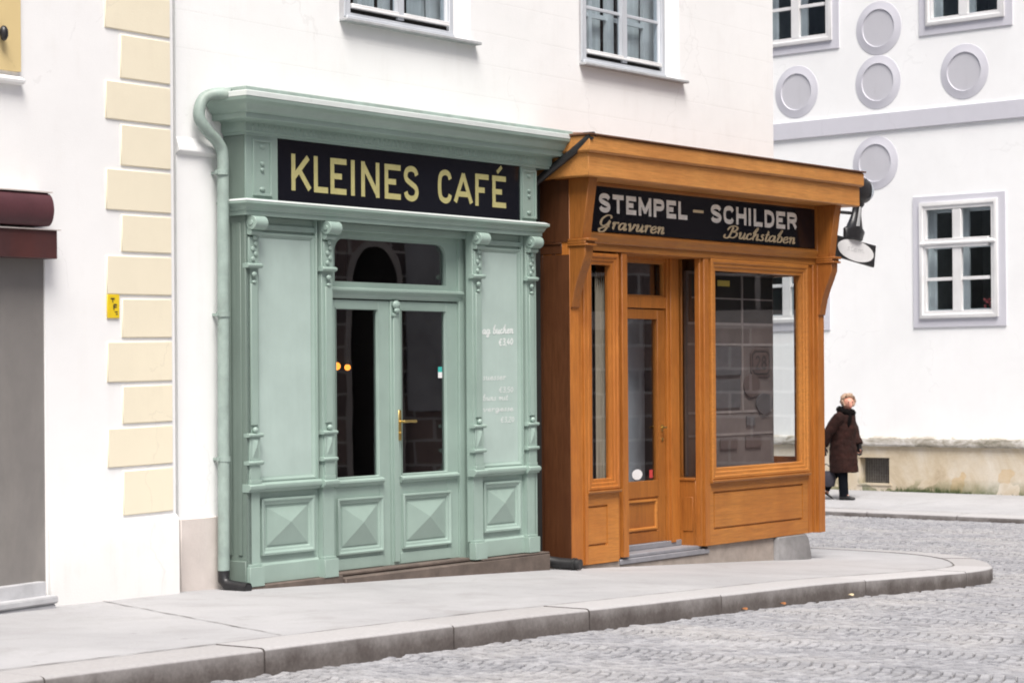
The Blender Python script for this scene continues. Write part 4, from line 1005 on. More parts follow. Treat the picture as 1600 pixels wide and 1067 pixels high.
def octo(u, v, a, b, c): return [(u-a+c, v-b), (u+a-c, v-b), (u+a, v-b+c*.7), (u+a, v+b-c*.7), (u+a-c, v+b), (u-a+c, v+b), (u-a, v+b-c*.7), (u-a, v-b+c*.7)]
t = thing('house_number_plate', A, 5.98, -.22, 1.55, 'eight-cornered grey plate with number 28 in the shop window', 'number plate', 'sample plates in the shop window')
obj('plate', MB().prism_n(octo(5.98, 1.68, .19, .135, .06), -.225, -.215), M['plate2'], t)
mb = MB(); o8 = octo(5.98, 1.68, .165, .112, .05); stroke(mb, o8+[o8[0]], .016, -.2135); letter(mb, '2', 5.87, 5.965, 1.61, 1.75, .022, -.2135); letter(mb, '8', 5.99, 6.085, 1.61, 1.75, .022, -.2135)
obj('numerals', mb, M['black'], t, smooth=0)
m1 = MB(); disc(m1, 5.80, 1.455, .155, .115, -.225, -.212); plate('sign_plate', m1, 'plate2', 'reddish oval blank plate just left of and below the 28 plate', 'plate', (5.80,-.22,1.35))
m1 = MB(); disc(m1, 6.05, 1.27, .16, .105, -.225, -.212); plate('sign_plate', m1, 'plate', 'blue-grey oval blank plate at the right edge of the shop display', 'plate', (6.05,-.22,1.17))
m1 = MB().box(5.05, 5.60, -.225, -.214, 1.56, 1.84); plate('sign_plate', m1, 'plate', 'large dark grey rectangular plate left of the 28 plate', 'plate', (5.32,-.22,1.56))
m1 = MB().box(5.03, 5.58, -.225, -.214, 1.24, 1.52); plate('sign_plate', m1, 'plate', 'large grey rectangular plate, lower of the two stacked ones', 'plate', (5.3,-.22,1.24))
m1 = MB().box(5.20, 5.52, -.225, -.214, .84, .94); plate('sign_plate', m1, 'plate2', 'small low reddish plate near the bottom left of the display', 'plate', (5.36,-.22,.84))
m1 = MB().box(5.68, 5.98, -.225, -.214, .84, .95); plate('sign_plate', m1, 'plate2', 'small reddish plate beneath the two oval plates', 'plate', (5.83,-.22,.84))
m1 = MB().box(5.70, 5.86, -.225, -.214, 1.06, 1.15); plate('sign_plate', m1, 'plate', 'tiny grey plate under the reddish oval', 'plate', (5.78,-.22,1.06))
m1 = MB().box(5.0, 5.22, -.12, -.115, 2.42, 2.475); o = obj('price_tag', m1, simple('yellow tag', (.55,.42,.08), .5, .1, 9, 0), None, A, (5.11,-.12,2.42)); tag(o, 'narrow yellow strip hanging high in the shop window', 'tag')

# ================================================================== HANGING SIGN (stamp shape)
hs = thing('hanging_sign', A, 7.75, -.1, 2.7, 'black stamp-shaped hanging sign with white oval at the right end of the orange front', 'sign')
n = -.1
mb = MB(); mb.prism_n([(7.28,2.795),(8.18,2.70),(8.225,2.935),(7.32,3.015)], n-.015, n+.015); pl = obj('sign_plate', mb, M['iron'], hs, bevel=.003)
mb = MB(); k = 40; mb.prism_n([(7.76+.40*math.cos(2*PI*i/k), 2.862+.112*math.sin(2*PI*i/k)-.085*.40*math.cos(2*PI*i/k)) for i in range(k)], n-.019, n+.019); ov = obj('oval', mb, M['white'], pl)
mb = MB(); script(mb, 'stem', 7.55, 7.95, 2.865, .034, .009, .006, n+.020, .3, -.034); obj('lettering', mb, simple('faint grey print', (.62,.62,.62), .5, .05, 9, 0), pl, smooth=0)
def lathe_flat(prof, depth):      # a turned handle flattened front to back, leaning a little
    m = MB(); rings = []
    for r, z in prof:
        cu = 7.73+.30*(z-3.0)
        rings.append([(cu+r*math.cos(2*PI*i/24), n+depth*min(1, r/.10)*math.sin(2*PI*i/24), z-.08*r*math.cos(2*PI*i/24)) for i in range(24)])
    m.loft(rings); return m
obj('handle', lathe_flat([(.185,2.985),(.19,3.0),(.215,3.075),(.20,3.09),(.15,3.11),(.105,3.17),(.075,3.25),(.07,3.32),(.10,3.36),(.10,3.375),(.05,3.39)], .06), M['iron'], hs, smooth=50)
kn = obj('knob', MB().ball((7.90, n, 3.515), .27, .07, .145, 28, 16), M['iron'], hs, smooth=60)
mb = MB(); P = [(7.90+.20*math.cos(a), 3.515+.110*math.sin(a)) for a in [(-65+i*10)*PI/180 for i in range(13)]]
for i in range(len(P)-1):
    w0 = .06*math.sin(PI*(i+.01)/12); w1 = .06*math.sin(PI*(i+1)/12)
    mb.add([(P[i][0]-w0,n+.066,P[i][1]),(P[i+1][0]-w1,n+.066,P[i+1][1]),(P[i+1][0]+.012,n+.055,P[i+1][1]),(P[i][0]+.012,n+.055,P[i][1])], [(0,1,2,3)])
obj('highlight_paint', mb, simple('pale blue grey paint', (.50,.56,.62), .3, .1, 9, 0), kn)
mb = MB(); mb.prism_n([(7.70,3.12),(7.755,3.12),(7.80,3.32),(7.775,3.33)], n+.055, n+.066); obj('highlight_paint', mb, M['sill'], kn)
mb = MB().tube([(6.75,-.1,3.235),(7.0,-.1,3.25),(7.70,-.1,3.26)], .018, 8); mb.tube([(6.85,-.1,3.5),(7.70,-.1,3.5)], .014, 8); obj('arm', mb, M['iron'], hs)

# ================================================================== NEIGHBOUR ON THE LEFT
lb = thing('white_building', L, -3, 0, 0, 'white neighbouring building with cream corner quoins and maroon awning box', 'building')
DH = (-4.2, -1.283, -.2, 2.42)
mb = MB().wall(-9, 0, -.5, 10.5, 0, [DH, (-3.0, -1.672, 3.585, 5.4)], .0)
mb.add([(0,0,-.5),(0,-2,-.5),(0,-2,10.5),(0,0,10.5)], [(0,1,2,3)]); mb.add([(-9,0,10.5),(0,0,10.5),(0,-9,10.5),(-9,-9,10.5)], [(0,1,2,3)])
mb.add([(-1.283,0,-.3),(-1.283,-.3,-.3),(-1.283,-.3,2.42),(-1.283,0,2.42)], [(0,1,2,3)])
obj('wall', mb, M['wall_l'], lb)
mb = MB().prism_u([(-.01,-.4),(.035,-.4),(.03,.585),(.022,.605),(-.01,.635)], -1.278, .005); obj('plinth', mb, plaster('dirty white plinth', (.74,.735,.72), (.50,.46,.40)), lb, bevel=.006)
q = []
wide = True; z = .645
tops = [.645,.978,1.271,1.556,1.858,2.152,2.445,2.726,3.033,3.341,3.63,3.956,4.25,4.55,4.84,5.14,5.43]
for i in range(len(tops)-1):
    u0 = -.55 if i % 2 == 0 else -.70; m = MB().box(u0, -.035, -.01, .011, tops[i]+.002, tops[i+1]-.026)
    obj('quoin', m, M['quoin'], lb, bevel=.006)
mb = MB().box(-3.3, -1.485, .002, .022, 3.575, 5.6); 
mb = MB().frame(-3.2, -1.51, 3.575, 5.6, [(0,0),(0,.022),(.19,.022),(.19,-.12)]); ww = obj('window', mb, M['ochre'], lb)
tag(ww, 'window with ochre surround')
obj('frame', MB().frame(-3.01, -1.675, 3.765, 5.41, [(0,-.08),(0,-.03),(.05,-.03),(.05,-.08)]), M['iron'], ww); obj('pane', MB().box(-2.97,-1.715,-.07,-.065,3.8,5.38), M['winglass'], ww); obj('room', MB().room(-3.01,-1.675,-1.5,-.09,3.765,5.41), M['dark2'], ww)
mb = MB().prism_u([(0,3.49),(.05,3.497),(.055,3.52),(0,3.55)], -3.4, -1.50); obj('sill', mb, M['wall_l'], ww, bevel=.004)
obj('bolt', MB().ball((-1.70, .06, 3.80), .03, .03, .05), M['iron'], ww)
mb = MB().box(-4.2, -1.284, -.20, -.012, .12, 2.42); 
for i in range(0): pass
obj('roller_shutter', mb, M['shutter'], lb)
mb = MB().box(-4.2, -1.34, -.2, .05, .02, .275); o = obj('threshold', mb, M['step_l'], lb, bevel=.006)
mb = MB().box(-4.4, -1.32, -.1, .12, -.05, .135); mb.box(-4.4,-1.31,-.1,.135,.135,.185); obj('step', mb, M['step_l'], lb, bevel=.012)
aw_ = thing('awning_box', L, -2.5, .05, 2.37, 'maroon awning roller above a wider maroon board at the left edge', 'awning')
mb = MB(); k = 14; prof = [(.0,2.80),(.12,2.80)]+[(.12+.055*math.cos(a), 2.685+.105*math.sin(a)) for a in [PI/2-PI*i/k for i in range(k+1)]]+[(.0,2.58)]
mb.prism_u(prof, -4.6, -1.375); obj('roll', mb, M['maroon'], aw_, smooth=50)
mb = MB().box(-4.6, -1.36, .0, .15, 2.795, 2.803); mb.box(-4.6, -1.27, .0, .135, 2.556, 2.562); obj('cover_strip', mb, M['plinth_stone'], aw_)
mb = MB().box(-4.6, -1.29, .0, .12, 2.372, 2.555); obj('board', mb, M['maroon2'], aw_, bevel=.004)
yp = thing('wall_plaque', L, -.64, .01, 1.99, 'small yellow enamel marker plate on the white wall beside the quoins', 'plaque')
obj('plate', MB().box(-.700, -.578, .003, .012, 1.992, 2.153), M['yellow'], yp, bevel=.003)
mb = MB(); stroke(mb, [(-.672,2.125),(-.63,2.125)], .008, .0135); stroke(mb, [(-.65,2.125),(-.65,2.10)], .008, .0135); stroke(mb, [(-.64,2.085),(-.64,2.05)], .010, .0135); stroke(mb, [(-.64,2.085),(-.61,2.083)], .009, .0135); stroke(mb, [(-.64,2.067),(-.61,2.067)], .008, .0135); stroke(mb, [(-.63,2.035),(-.60,2.035)], .006, .0135); stroke(mb, [(-.62,2.02),(-.60,2.02)], .006, .0135)
obj('print', mb, M['black'], yp, smooth=0)

# ================================================================== BUILDING ACROSS THE LANE
fb = thing('white_building', B, 1, 0, -.26, 'white building across the lane with grey round niches and grey window surrounds', 'building')
base = (1.04, 2.71, 2.35, 4.43)
offs = [(0, 0), (-3.275, 0), (-3.06, 4.61), (.14, 4.63), (3.4, 0), (3.5, 4.63)]
holes = [(1.19+a, 2.56+a, 2.52+b, 4.31+b) for a, b in offs]
mb = MB().wall(-16, 8, .605, 12.5, 0, holes); mb.add([(8,0,-1),(8,-9,-1),(8,-9,12.5),(8,0,12.5)], [(0,1,2,3)]); mb.add([(-16,0,12.5),(8,0,12.5),(8,-9,12.5),(-16,-9,12.5)], [(0,1,2,3)])
obj('wall', mb, M['wall_far'], fb)
# sandstone foot with a cellar opening
mb = MB().wall(-16, 8, -.6, .46, .035, [(.01, .575, -.145, .27)], .25); obj('base', mb, M['far_base'], fb)
mb = MB().prism_u([(0,.455),(.07,.455),(.095,.475),(.10,.56),(.085,.60),(0,.62)], -16, 8); obj('plinth_cap', mb, M['far_cap'], fb, bevel=.012)
gr_ = obj('cellar_vent', MB().box(0, .59, -.16, -.14, -.16, .28), simple('rusty mesh', (.16,.145,.13), .9, .35, 9, .3, .004), fb)
mb = MB()
for i in range(12): mb.box(.02+.046*i, .028+.046*i, -.13, -.12, -.145, .27)
for i in range(8): mb.box(.01, .575, -.13, -.122, -.12+.052*i, -.114+.052*i)
obj('grille', mb, simple('grille wire', (.20,.19,.18), .7, .2, 9, 0), gr_)
mb = MB().box(-.02,.60,.036,.045,.272,.292); mb.box(-.02,.62,.02,.05,-.175,-.146); obj('vent_sill', mb, M['far_base'], gr_)
mb = MB().prism_u([(-.0,5.535),(.04,5.54),(.04,5.82),(0,5.828)], -16, 8); obj('string_course', mb, M['trim_far'], fb, bevel=.004)
for (u, v) in ((.41,7.20),(.39,6.33),(-1.21,6.32),(1.99,6.345),(.33,5.03)):
    m = MB(); k = 40; rr = [(.435,.001),(.43,.014),(.335,.028),(.325,.095),(.312,.10),(.300,.096),(.298,.018)]
    m = MB(); rings = [[(u+r*math.cos(2*PI*i/k), nn_, v+r*math.sin(2*PI*i/k)) for i in range(k)] for r, nn_ in [(.435,.001),(.430,.007),(.312,.022),(.305,.024),(.298,.006)]]
    m.loft(rings, False); o = obj('round_niche', m, M['trim_far'], fb, smooth=40)
    m = MB(); disc(m, u, v, .299, .299, .002, .0065, 40); obj('disc', m, M['niche'], o)
def far_window():
    a, b, c, d = base
    m = MB().frame(a, b, c, d, [(0,.0),(0,.022),(.15,.022),(.15,.004)]); o = obj('window', m, M['trim_far'], fb, bevel=.003)
    f = MB().frame(a+.13, b-.13, c+.14, d-.10, [(0,.0),(0,.055),(.012,.06),(.06,.06),(.07,.04),(.12,.038),(.12,-.03)])
    f.box(1.775, 1.93, -.03, .042, 2.6, 4.2); f.box(1.29, 2.42, -.03, .058, 3.60, 3.745); f.prism_u([(.03,3.64),(.075,3.65),(.08,3.68),(.03,3.72)], 1.2, 2.55)
    f.box(1.29, 1.78, -.03, .02, 3.082, 3.135); f.box(1.93, 2.42, -.03, .02, 3.082, 3.135)
    obj('frame', f, M['white_paint'], o, bevel=.003)
    obj('pane', MB().box(1.28, 2.43, -.02, -.014, 2.60, 4.21), M['winglass'], o)
    f = MB().frame(1.20, 2.52, 2.52, 4.29, [(0,-.03),(0,-.22),(.09,-.22),(.12,-.25)]); f.box(1.80,1.925,-.25,-.20,2.6,4.2); f.box(1.28,2.44,-.25,-.21,3.60,3.72)
    obj('inner_frame', f, M['white_paint'], o)
    obj('room', MB().room(1.1, 2.6, -2, -.24, 2.4, 4.4), simple('grey green room', (.24,.25,.24), .9, .4, 1.5, 0), o)
    return o
w0 = far_window()
for i, (a, b) in enumerate(offs[1:]):
    c = copy_tree(w0, fb); c.location = (a, 0, b)
t = thing('potted_flower', B, 2.24, -.28, 2.52, 'pink flowering pot plant behind the lower right pane across the lane', 'plant')
mb = MB()
for i in range(26): mb.ball((2.24+R.uniform(-.09,.09), -.29+R.uniform(-.03,.03), 2.72+R.uniform(-.07,.08)), .022, .016, .02, 6, 4)
obj('blossom', mb, M['pink'], t)
mb = MB()
for i in range(26):
    a = R.uniform(0, 6.28); x, z = 2.24+R.uniform(-.1,.1), 2.60+R.uniform(0,.12); mb.add([(x,-.29,z),(x+.05*math.cos(a),-.28,z+.05*math.sin(a)),(x+.02*math.cos(a+1),-.3,z+.04*math.sin(a+1))], [(0,1,2)])
obj('leaves', mb, M['leafg'], t)
obj('pot', MB().tube([(2.24,-.29,2.49),(2.24,-.29,2.60)], [.05,.065], 14), M['cap'], t)
# moss and grass along the foot of that wall
mb = MB()
for i in range(520):
    u = R.uniform(.62, 2.1) if R.random() < .8 else R.uniform(-1, 3); x = u; h = R.uniform(.02, .11)*(1 if .7 < u < 1.9 else .5); l = R.uniform(-.03, .03); nn_ = R.uniform(.04, .09)
    mb.add([(x,nn_,-.27),(x+.010,nn_,-.27),(x+l,nn_+R.uniform(0,.03),-.27+h)], [(0,1,2)])
o = obj('grass', mb, simple('wall foot grass', (.10,.14,.05), .8, .4, 20, 0), None, B, (1.3, .05, -.27), smooth=0); o['kind'] = 'stuff'; tag(o, 'thin green grass along the foot of the wall across the lane', 'grass')

# ================================================================== DARK STONE FRONT off to the right (seen in the glass)
sbd = thing('stone_building', C, 12, 0, -.5, 'dark brown ashlar church front with arched windows', 'building')
hol = [(u, u+1.5, 2.62, 4.7) for u in (.8, 3.85, 6.9, 13.0, 16.0, 19.0, 22.0, 25.0)]
dc, dw = 10.30, .36      # pointed church door
mb = MB().wall(0, 30, -.8, 13, 0, hol+[(dc-.34, dc+.34, -.3, 3.0)], .35); mb.add([(0,0,-.8),(0,-8,-.8),(0,-8,13),(0,0,13)], [(0,1,2,3)]); obj('wall', mb, M['stone'], sbd)
pale = simple('pale stone band', (.45,.41,.38), .9, .2, 3, .3, .01)
obj('string_course', MB().prism_u([(0,5.6),(.3,5.7),(.35,6.0),(0,6.1)], 0, 30), pale, sbd)
carved = simple('carved stone', (.50,.45,.42), .9, .2, 3, 0)
def ogive(w, z0, z1, k=8):
    P = [(dc-w, -.3), (dc-w, z0)]
    for t in range(1, k+1):
        f = t/k; P.append((dc-w*math.cos(f*PI/2)**.8 if t < k else dc, z0+(z1-z0)*math.sin(f*PI/2)))
    Q = [(2*dc-x, z) for x, z in P[:-1]][::-1]; return P+Q
a_, b_ = ogive(dw+.09, 3.02, 3.78), ogive(dw, 3.0, 3.66)
m = MB(); n_ = len(a_)
for q in range(n_-1):
    m.add([(a_[q][0],.06,a_[q][1]),(a_[q+1][0],.06,a_[q+1][1]),(b_[q+1][0],.06,b_[q+1][1]),(b_[q][0],.06,b_[q][1]),(b_[q][0],.0,b_[q][1]),(b_[q+1][0],.0,b_[q+1][1])], [(0,1,2,3),(3,2,5,4)])
dr = obj('doorway', m, carved, sbd); obj('door', MB().prism_n(b_, .004, .01), M['dark'], dr)
obj('plaster_panel', MB().box(8.7, dc-.5, .003, .03, 1.1, 5.0), simple('grey render panel', (.42,.41,.42), .9, .25, 1.5, 0), sbd)
for h in hol:
    c = (h[0]+h[1])/2; m = MB().frame(h[0]-.2, h[1]+.2, h[2]-.2, h[3]+.2, [(0,0),(0,.06),(.2,.06),(.2,-.1)]); m.box(h[0]-.3, h[1]+.3, 0, .16, h[2]-.28, h[2]-.18)
    m.box(c-.035, c+.035, -.16, -.10, h[2], h[3]); m.box(h[0], h[1], -.16, -.10, h[2]+.55, h[2]+.60); m.box(h[0], h[1], -.16, -.10, h[2]+1.25, h[2]+1.30)
    o = obj('window', m, carved, sbd); obj('room', MB().room(h[0],h[1],-2,-.34,h[2],h[3]), M['dark'], o)

# ================================================================== PERSON
PU, PNn, PZ = .68, 1.5, -.332
pr = thing('person', B, PU, PNn, PZ, 'person in long dark brown coat with black fur collar walking by the white wall', 'person')
pr.rotation_euler[2] = B.rot + math.radians(10)
# local axes: x forward (to the right in the photo), y to the wall, z up
def pobj(name, V, F, mat, parent, smooth=60):
    o = mesh_obj(name, V, F, mat, smooth); o.parent = parent; return o
# body: one skinned surface
J = {}; order = []; edges = []
def j(name, p, r, par=None):
    J[name] = len(order); order.append((p, r))
    if par: edges.append((J[par], J[name]))
j('pelvis', (-.02,0,.86), (.13,.11)); j('waist', (.0,0,1.02), (.12,.10), 'pelvis'); j('chest', (.02,0,1.20), (.14,.11), 'waist'); j('neckb', (.05,0,1.34), (.07,.065), 'chest')
j('neck', (.08,-.005,1.42), (.05,.05), 'neckb')
def hs(p, k=1.2): return (.112+(p[0]-.105)*k, -.022+(p[1]+.015)*k, 1.655+(p[2]-1.66)*k)
j('jaw', hs((.105,-.015,1.478)), (.074,.08), 'neck'); j('skull', hs((.105,-.015,1.545)), (.096,.09), 'jaw'); j('crown', hs((.095,-.01,1.60)), (.072,.072), 'skull')
HA = math.radians(48); HC = (.105, -.015)
def hrot(p):
    x, y = p[0]-HC[0], p[1]-HC[1]
    return (HC[0]+x*math.cos(HA)-y*math.sin(HA), HC[1]+x*math.sin(HA)+y*math.cos(HA), p[2])
j('nose', hs(hrot((.110,-.100,1.512))), (.015,.014), 'jaw')
for s, tag_ in ((-1,'near'),(1,'far')):
    j(tag_+'sh', (.02,.17*s,1.30), (.058,.055), 'chest')
    if s < 0: el, wr = (-.14,-.235,1.05), (-.225,-.235,.84)
    else: el, wr = (.10,.205,1.04), (.20,.165,.84)
    j(tag_+'el', el, (.042,.042), tag_+'sh'); j(tag_+'wr', wr, (.028,.026), tag_+'el')
    hd = (wr[0]+.012, wr[1], wr[2]-.06); j(tag_+'palm', hd, (.036,.02), tag_+'wr')
    for k_, (dx, dz) in enumerate(((-.028,-.075),(-.01,-.085),(.008,-.085),(.026,-.075))):
        j(tag_+'f%d'%k_, (hd[0]+dx, hd[1]-.006*s, hd[2]-.045), (.006,.006), tag_+'palm'); j(tag_+'g%d'%k_, (hd[0]+dx+.004, hd[1]-.02*s, hd[2]+dz*.8), (.005,.005), tag_+'f%d'%k_)
    j(tag_+'th', (hd[0]+.045, hd[1]-.02*s, hd[2]-.035), (.010,.010), tag_+'palm')
legs = {'near': [(-.0,-.085,.84),(.03,-.08,.47),(.05,-.08,.10)], 'far': [(-.03,.085,.84),(-.10,.09,.50),(-.34,.09,.20)]}
for k_, pts in legs.items():
    j(k_+'hip', pts[0], (.095,.09), 'pelvis'); j(k_+'knee', pts[1], (.062,.06), k_+'hip'); j(k_+'ank', pts[2], (.030,.030), k_+'knee')
j('neartoe', (.14,-.085,.045), (.020,.018), 'nearank'); j('fartoe', (-.29,.09,.075), (.020,.018), 'farank')
me = bpy.data.meshes.new('body'); me.from_pydata([p for p, r in order], edges, []); body = bpy.data.objects.new('body', me); COL.objects.link(body); body.parent = pr
sk = body.modifiers.new('skin', 'SKIN'); 
lay = me.skin_vertices[0].data if me.skin_vertices else None
if lay is None:
    bpy.context.view_layer.objects.active = body; bpy.ops.mesh.customdata_skin_add(); lay = me.skin_vertices[0].data
for i, (p, r) in enumerate(order): lay[i].radius = r; lay[i].use_root = (i == 0)
body.modifiers.new('sub', 'SUBSURF').render_levels = 2; me.materials.append(M['skin'])
def ring(cx, cy, z, rx, ry, k=26, ph=0, wob=0, tilt=0):
    return [(cx+(rx*(1+wob*math.sin(5*a+ph)+wob*.6*math.sin(9*a+ph*2)))*math.cos(a), cy+(ry*(1+wob*math.sin(4*a+ph)))*math.sin(a), z+tilt*math.cos(a)) for a in [2*PI*i/k for i in range(k)]]
m = MB()
m.loft([ring(.02,0,.425,.215,.195,wob=.06,ph=.4), ring(.015,0,.43,.22,.20,wob=.06,ph=.4), ring(.01,0,.60,.225,.20,wob=.045,ph=.7), ring(0,0,.80,.21,.195,wob=.03), ring(.0,0,.95,.20,.19,wob=.02), ring(.015,0,1.10,.20,.19), ring(.03,0,1.22,.18,.175), ring(.035,0,1.30,.165,.175), ring(.045,0,1.355,.11,.13), ring(.055,0,1.39,.07,.08)])
def sleeve(sh, el, wr):
    P = [Vector(sh), (Vector(sh)+Vector(el))/2, Vector(el), (Vector(el)+Vector(wr))/2, Vector(wr)]
    m.tube([tuple(p) for p in P], [.098,.090,.082,.076,.078], 16)
    m.ball(sh, .092, .09, .085, 12, 8)
sleeve((.02,-.165,1.285), (-.14,-.235,1.04), (-.225,-.235,.845)); sleeve((.03,.165,1.285), (.10,.205,1.04), (.195,.165,.85))
coat = pobj('coat', m.V, m.F, M['coat'], pr)
rm = coat.modifiers.new('remesh', 'REMESH'); rm.mode = 'VOXEL'; rm.voxel_size = .012; rm.use_smooth_shade = True
tx = bpy.data.textures.new('cloth', 'CLOUDS'); tx.noise_scale = .09
dm = coat.modifiers.new('folds', 'DISPLACE'); dm.texture = tx; dm.strength = .028; dm.mid_level = .5
# collar of black fur
m = MB(); pts = []
for i in range(21):
    a = 2*PI*i/20; pts.append((.06+.105*math.cos(a)-.0, -.005+.11*math.sin(a), 1.375+.03*math.cos(a+PI)))
m.tube(pts, [.052+.008*math.sin(3*i) for i in range(21)], 12); m.tube([(.15,-.07,1.34),(.165,-.10,1.24),(.15,-.13,1.12)], [.045,.042,.02], 12)
col_ = pobj('collar', m.V, m.F, M['fur'], coat); dm = col_.modifiers.new('sub','SUBSURF'); dm.render_levels = 1; d2_ = col_.modifiers.new('fluff','DISPLACE'); t2 = bpy.data.textures.new('fluff','CLOUDS'); t2.noise_scale = .02; d2_.texture = t2; d2_.strength = .02
# black gloves
for s_, wr in ((-1, (-.225,-.235,.84)), (1, (.20,.165,.84))):
    m = MB(); x, y, z = wr; m.loft([ring(x,y,z+.02,.045,.036,12), ring(x+.006,y,z-.03,.042,.03,12), ring(x+.012,y,z-.075,.046,.028,12), ring(x+.012,y,z-.10,.04,.024,12)])
    for k_, dx in enumerate((-.028,-.009,.010,.028)): m.tube([(x+.012+dx,y,z-.09),(x+.014+dx,y-.006*s_,z-.125),(x+.018+dx,y-.022*s_,z-(.150,.160,.158,.145)[k_])], [.0125,.0115,.009], 8)
    m.tube([(x+.04,y-.01*s_,z-.05),(x+.062,y-.02*s_,z-.085),(x+.058,y-.03*s_,z-.11)], [.014,.012,.009], 8)
    pobj('glove', m.V, m.F, M['leather'], pr)
# trousers and shoes
m = MB()
for k_, pts in legs.items():
    P = [Vector(pts[0]), (Vector(pts[0])+Vector(pts[1]))/2, Vector(pts[1]), (Vector(pts[1])+Vector(pts[2]))/2, Vector(pts[2])]
    P[-1] = P[-1]+Vector((.0,0,-.045)); m.tube([tuple(p) for p in P], [.082,.084,.080,.074,.072], 16)
pobj('trousers', m.V, m.F, M['trouser'], pr)
for (ax, ay, az, pitch) in ((.05,-.08,.0,0), (-.36,.09,.085,.55)):
    m = MB(); rs = []
    for x, w, h0, h1 in ((-.07,.030,.006,.05),(-.05,.036,.0,.10),(.0,.038,.0,.115),(.05,.040,.0,.085),(.11,.044,.0,.06),(.16,.036,.004,.045),(.185,.016,.01,.03)):
        rs.append([(x, w*math.cos(a), (h0+h1)/2+(h1-h0)/2*math.sin(a)) for a in [2*PI*i/12 for i in range(12)]])
    m.loft(rs); c_, s_ = math.cos(-pitch), math.sin(-pitch)
    V = [(ax+x*c_-z*s_*-1, ay+y, az+z*c_+x*s_) for x, y, z in m.V]; pobj('shoe', V, m.F, M['leather'], pr)
# hair: short, swept, grey blond; face turned to the viewer
m = MB(); m.ball((.092,.010,1.558), .106, .104, .098, 28, 20)
V = []
for x, y, z in m.V:
    # open towards the face (towards -y and slightly +x)
    fx, fy = x-.105, y+.015
    if fy < -.03 and z < 1.645 and abs(fx) < .082: t_ = min(1, (1.645-z)/.07); V.append((x-fx*.05, y+.07*t_, z+.012*t_))
    else: V.append((x+R.uniform(-.006,.006), y+R.uniform(-.006,.006), z+R.uniform(-.005,.007)))
V = [hs(hrot((p[0]+.015, p[1], p[2])), 1.16) for p in V]
hr = pobj('hair', V, m.F, M['hair'], body); hr.modifiers.new('sub', 'SUBSURF').render_levels = 2; hd_ = hr.modifiers.new('locks', 'DISPLACE'); ht = bpy.data.textures.new('locks', 'CLOUDS'); ht.noise_scale = .035; hd_.texture = ht; hd_.strength = .045; hd_.mid_level = .45
m = MB(); m.ball((.083,-.088,1.545), .011, .006, .007, 8, 6); m.ball((.142,-.080,1.545), .011, .006, .007, 8, 6); pobj('eyes', [hs(hrot((p[0]-.008,p[1],p[2]))) for p in m.V], m.F, simple('dark eyes', (.05,.04,.035), .4, .1, 9, 0), body)
m = MB(); m.ball((.120,-.088,1.483), .020, .006, .006, 10, 6); pobj('lips', [hs(hrot((p[0]-.012,p[1],p[2]))) for p in m.V], m.F, simple('lips', (.42,.10,.08), .5, .1, 9, 0), body)
m = MB(); m.ball((.02,-.01,1.535), .012, .014, .022, 8, 6); m.ball((.185,.0,1.535), .012, .014, .022, 8, 6); pobj('ears', [hs(hrot(p)) for p in m.V], m.F, M['skin'], body)
bg = thing('handbag', B, .45, 1.62, -.13, 'dark grey soft bag hanging from the hand of the walking person', 'bag')
bg.rotation_euler[2] = pr.rotation_euler[2]
m = MB(); k = 22
m.loft([[(.15*sx*math.copysign(abs(math.cos(a))**.7, math.cos(a)), .055*sy*math.sin(a), z) for a in [2*PI*i/k for i in range(k)]] for z, sx, sy in ((.0,.80,.7),(.02,.95,.95),(.10,1.05,1.1),(.18,.98,.85),(.235,.82,.45),(.245,.78,.3))])
bb = pobj('body', m.V, m.F, M['bagcloth'], bg)
m = MB(); m.tube([(-.08,0,.235),(-.06,0,.31),(.0,0,.352),(.06,0,.31),(.08,0,.235)], .008, 8); pobj('strap', m.V, m.F, M['leather'], bg)

# ================================================================== small things
for i, (X, Y, lab, mt) in enumerate(((2.05, 16.95, 'small orange scrap on the setts below the kerb', 'cap'), (2.75, 18.1, 'pale dry leaf lying against the kerb', 'gold2'), (1.72, 16.35, 'brown dry leaf against the kerb, nearest the camera', 'cap'))):
    u, n_ = A.inv(X, Y)
    # place against the kerb foot
    for q in OUT:
        if q[0] > u: n_ = q[1]+.05; break
    z = gz(u)-.125; Q = MB(); pts = [(u+.035*math.cos(a)*(1+.3*math.sin(3*a)), n_+.02*math.sin(a), z+.008+.008*math.cos(2*a)) for a in [2*PI*k/9 for k in range(9)]]
    Q.add(pts+[(u, n_, z+.018)], [(k, (k+1)%9, 9) for k in range(9)])
    o = obj('fallen_leaf', Q, M[mt], None, A, (u, n_, z), smooth=0); tag(o, lab, 'leaf', 'scraps along the kerb')
m = MB()
for i in range(7): m.ball((1.99+.018*R.uniform(-1,1), .05+R.uniform(-.02,.02), 3.652+.003*i*R.random()), .016, .012, .010, 7, 5)
o = obj('dead_leaves', m, M['cap'], None, A, (1.99, .05, 3.66)); tag(o, 'little clump of brown dead leaves on top of the green cornice', 'leaves')

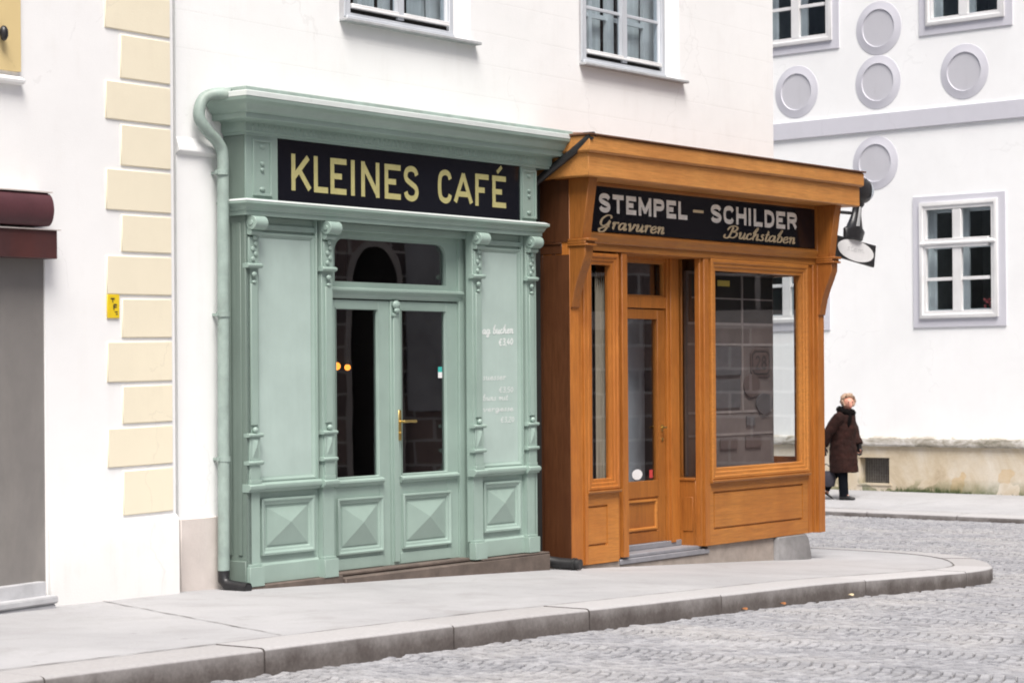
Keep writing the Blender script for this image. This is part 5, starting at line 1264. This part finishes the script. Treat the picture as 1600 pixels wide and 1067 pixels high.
# ================================================================== light, sky, camera
w = bpy.data.worlds.new('World'); scene.world = w; w.use_nodes = True; nt = w.node_tree
sky = nt.nodes.new('ShaderNodeTexSky'); sky.sky_type = 'NISHITA'; sky.sun_disc = False
EL, AZ = 58, 171         # sun: high, behind the camera and a little to the right (azimuth clockwise from +Y)
sky.sun_elevation = math.radians(EL); sky.sun_rotation = math.radians(AZ); sky.air_density = .7; sky.dust_density = 5.0; sky.ozone_density = 1.0
bgn = nt.nodes['Background']; nt.links.new(sky.outputs[0], bgn.inputs[0]); bgn.inputs[1].default_value = .115
sl_ = bpy.data.lights.new('sun', 'SUN'); sl_.energy = 5.0; sl_.angle = math.radians(28); sl_.color = (1, .965, .925)
so_ = bpy.data.objects.new('sun', sl_); COL.objects.link(so_)
d = Vector((math.sin(math.radians(AZ))*math.cos(math.radians(EL)), math.cos(math.radians(AZ))*math.cos(math.radians(EL)), math.sin(math.radians(EL))))
so_.rotation_euler = d.to_track_quat('Z', 'Y').to_euler()
cd = bpy.data.cameras.new('camera'); cam = bpy.data.objects.new('camera', cd); COL.objects.link(cam); scene.camera = cam
cd.sensor_width = 36; cd.sensor_fit = 'HORIZONTAL'; cd.lens = 78.75; cd.shift_y = 63.5/1600; cd.clip_end = 2000
cam.location = (0, 0, 1.53); cam.rotation_euler = (Matrix.Rotation(math.radians(90), 4, 'X') @ Matrix.Rotation(math.radians(-.4), 4, 'Z')).to_euler()
cd.dof.use_dof = True; cd.dof.focus_distance = 18.5; cd.dof.aperture_fstop = 5.0
scene.view_settings.view_transform = 'Standard'; scene.view_settings.look = 'None'; scene.view_settings.exposure = 0
scene.cycles.max_bounces = 8; scene.cycles.transparent_max_bounces = 12; scene.cycles.filter_width = 1.9
# consistent outward normals
import bmesh
for me in bpy.data.meshes:
    if me.name.startswith(('road', 'pavement', 'body', 'lettering', 'chalk', 'print', 'numerals')): continue
    if len(me.polygons) == 0 or len(me.polygons) > 60000: continue
    bm = bmesh.new(); bm.from_mesh(me); bmesh.ops.recalc_face_normals(bm, faces=bm.faces); bm.to_mesh(me); bm.free()
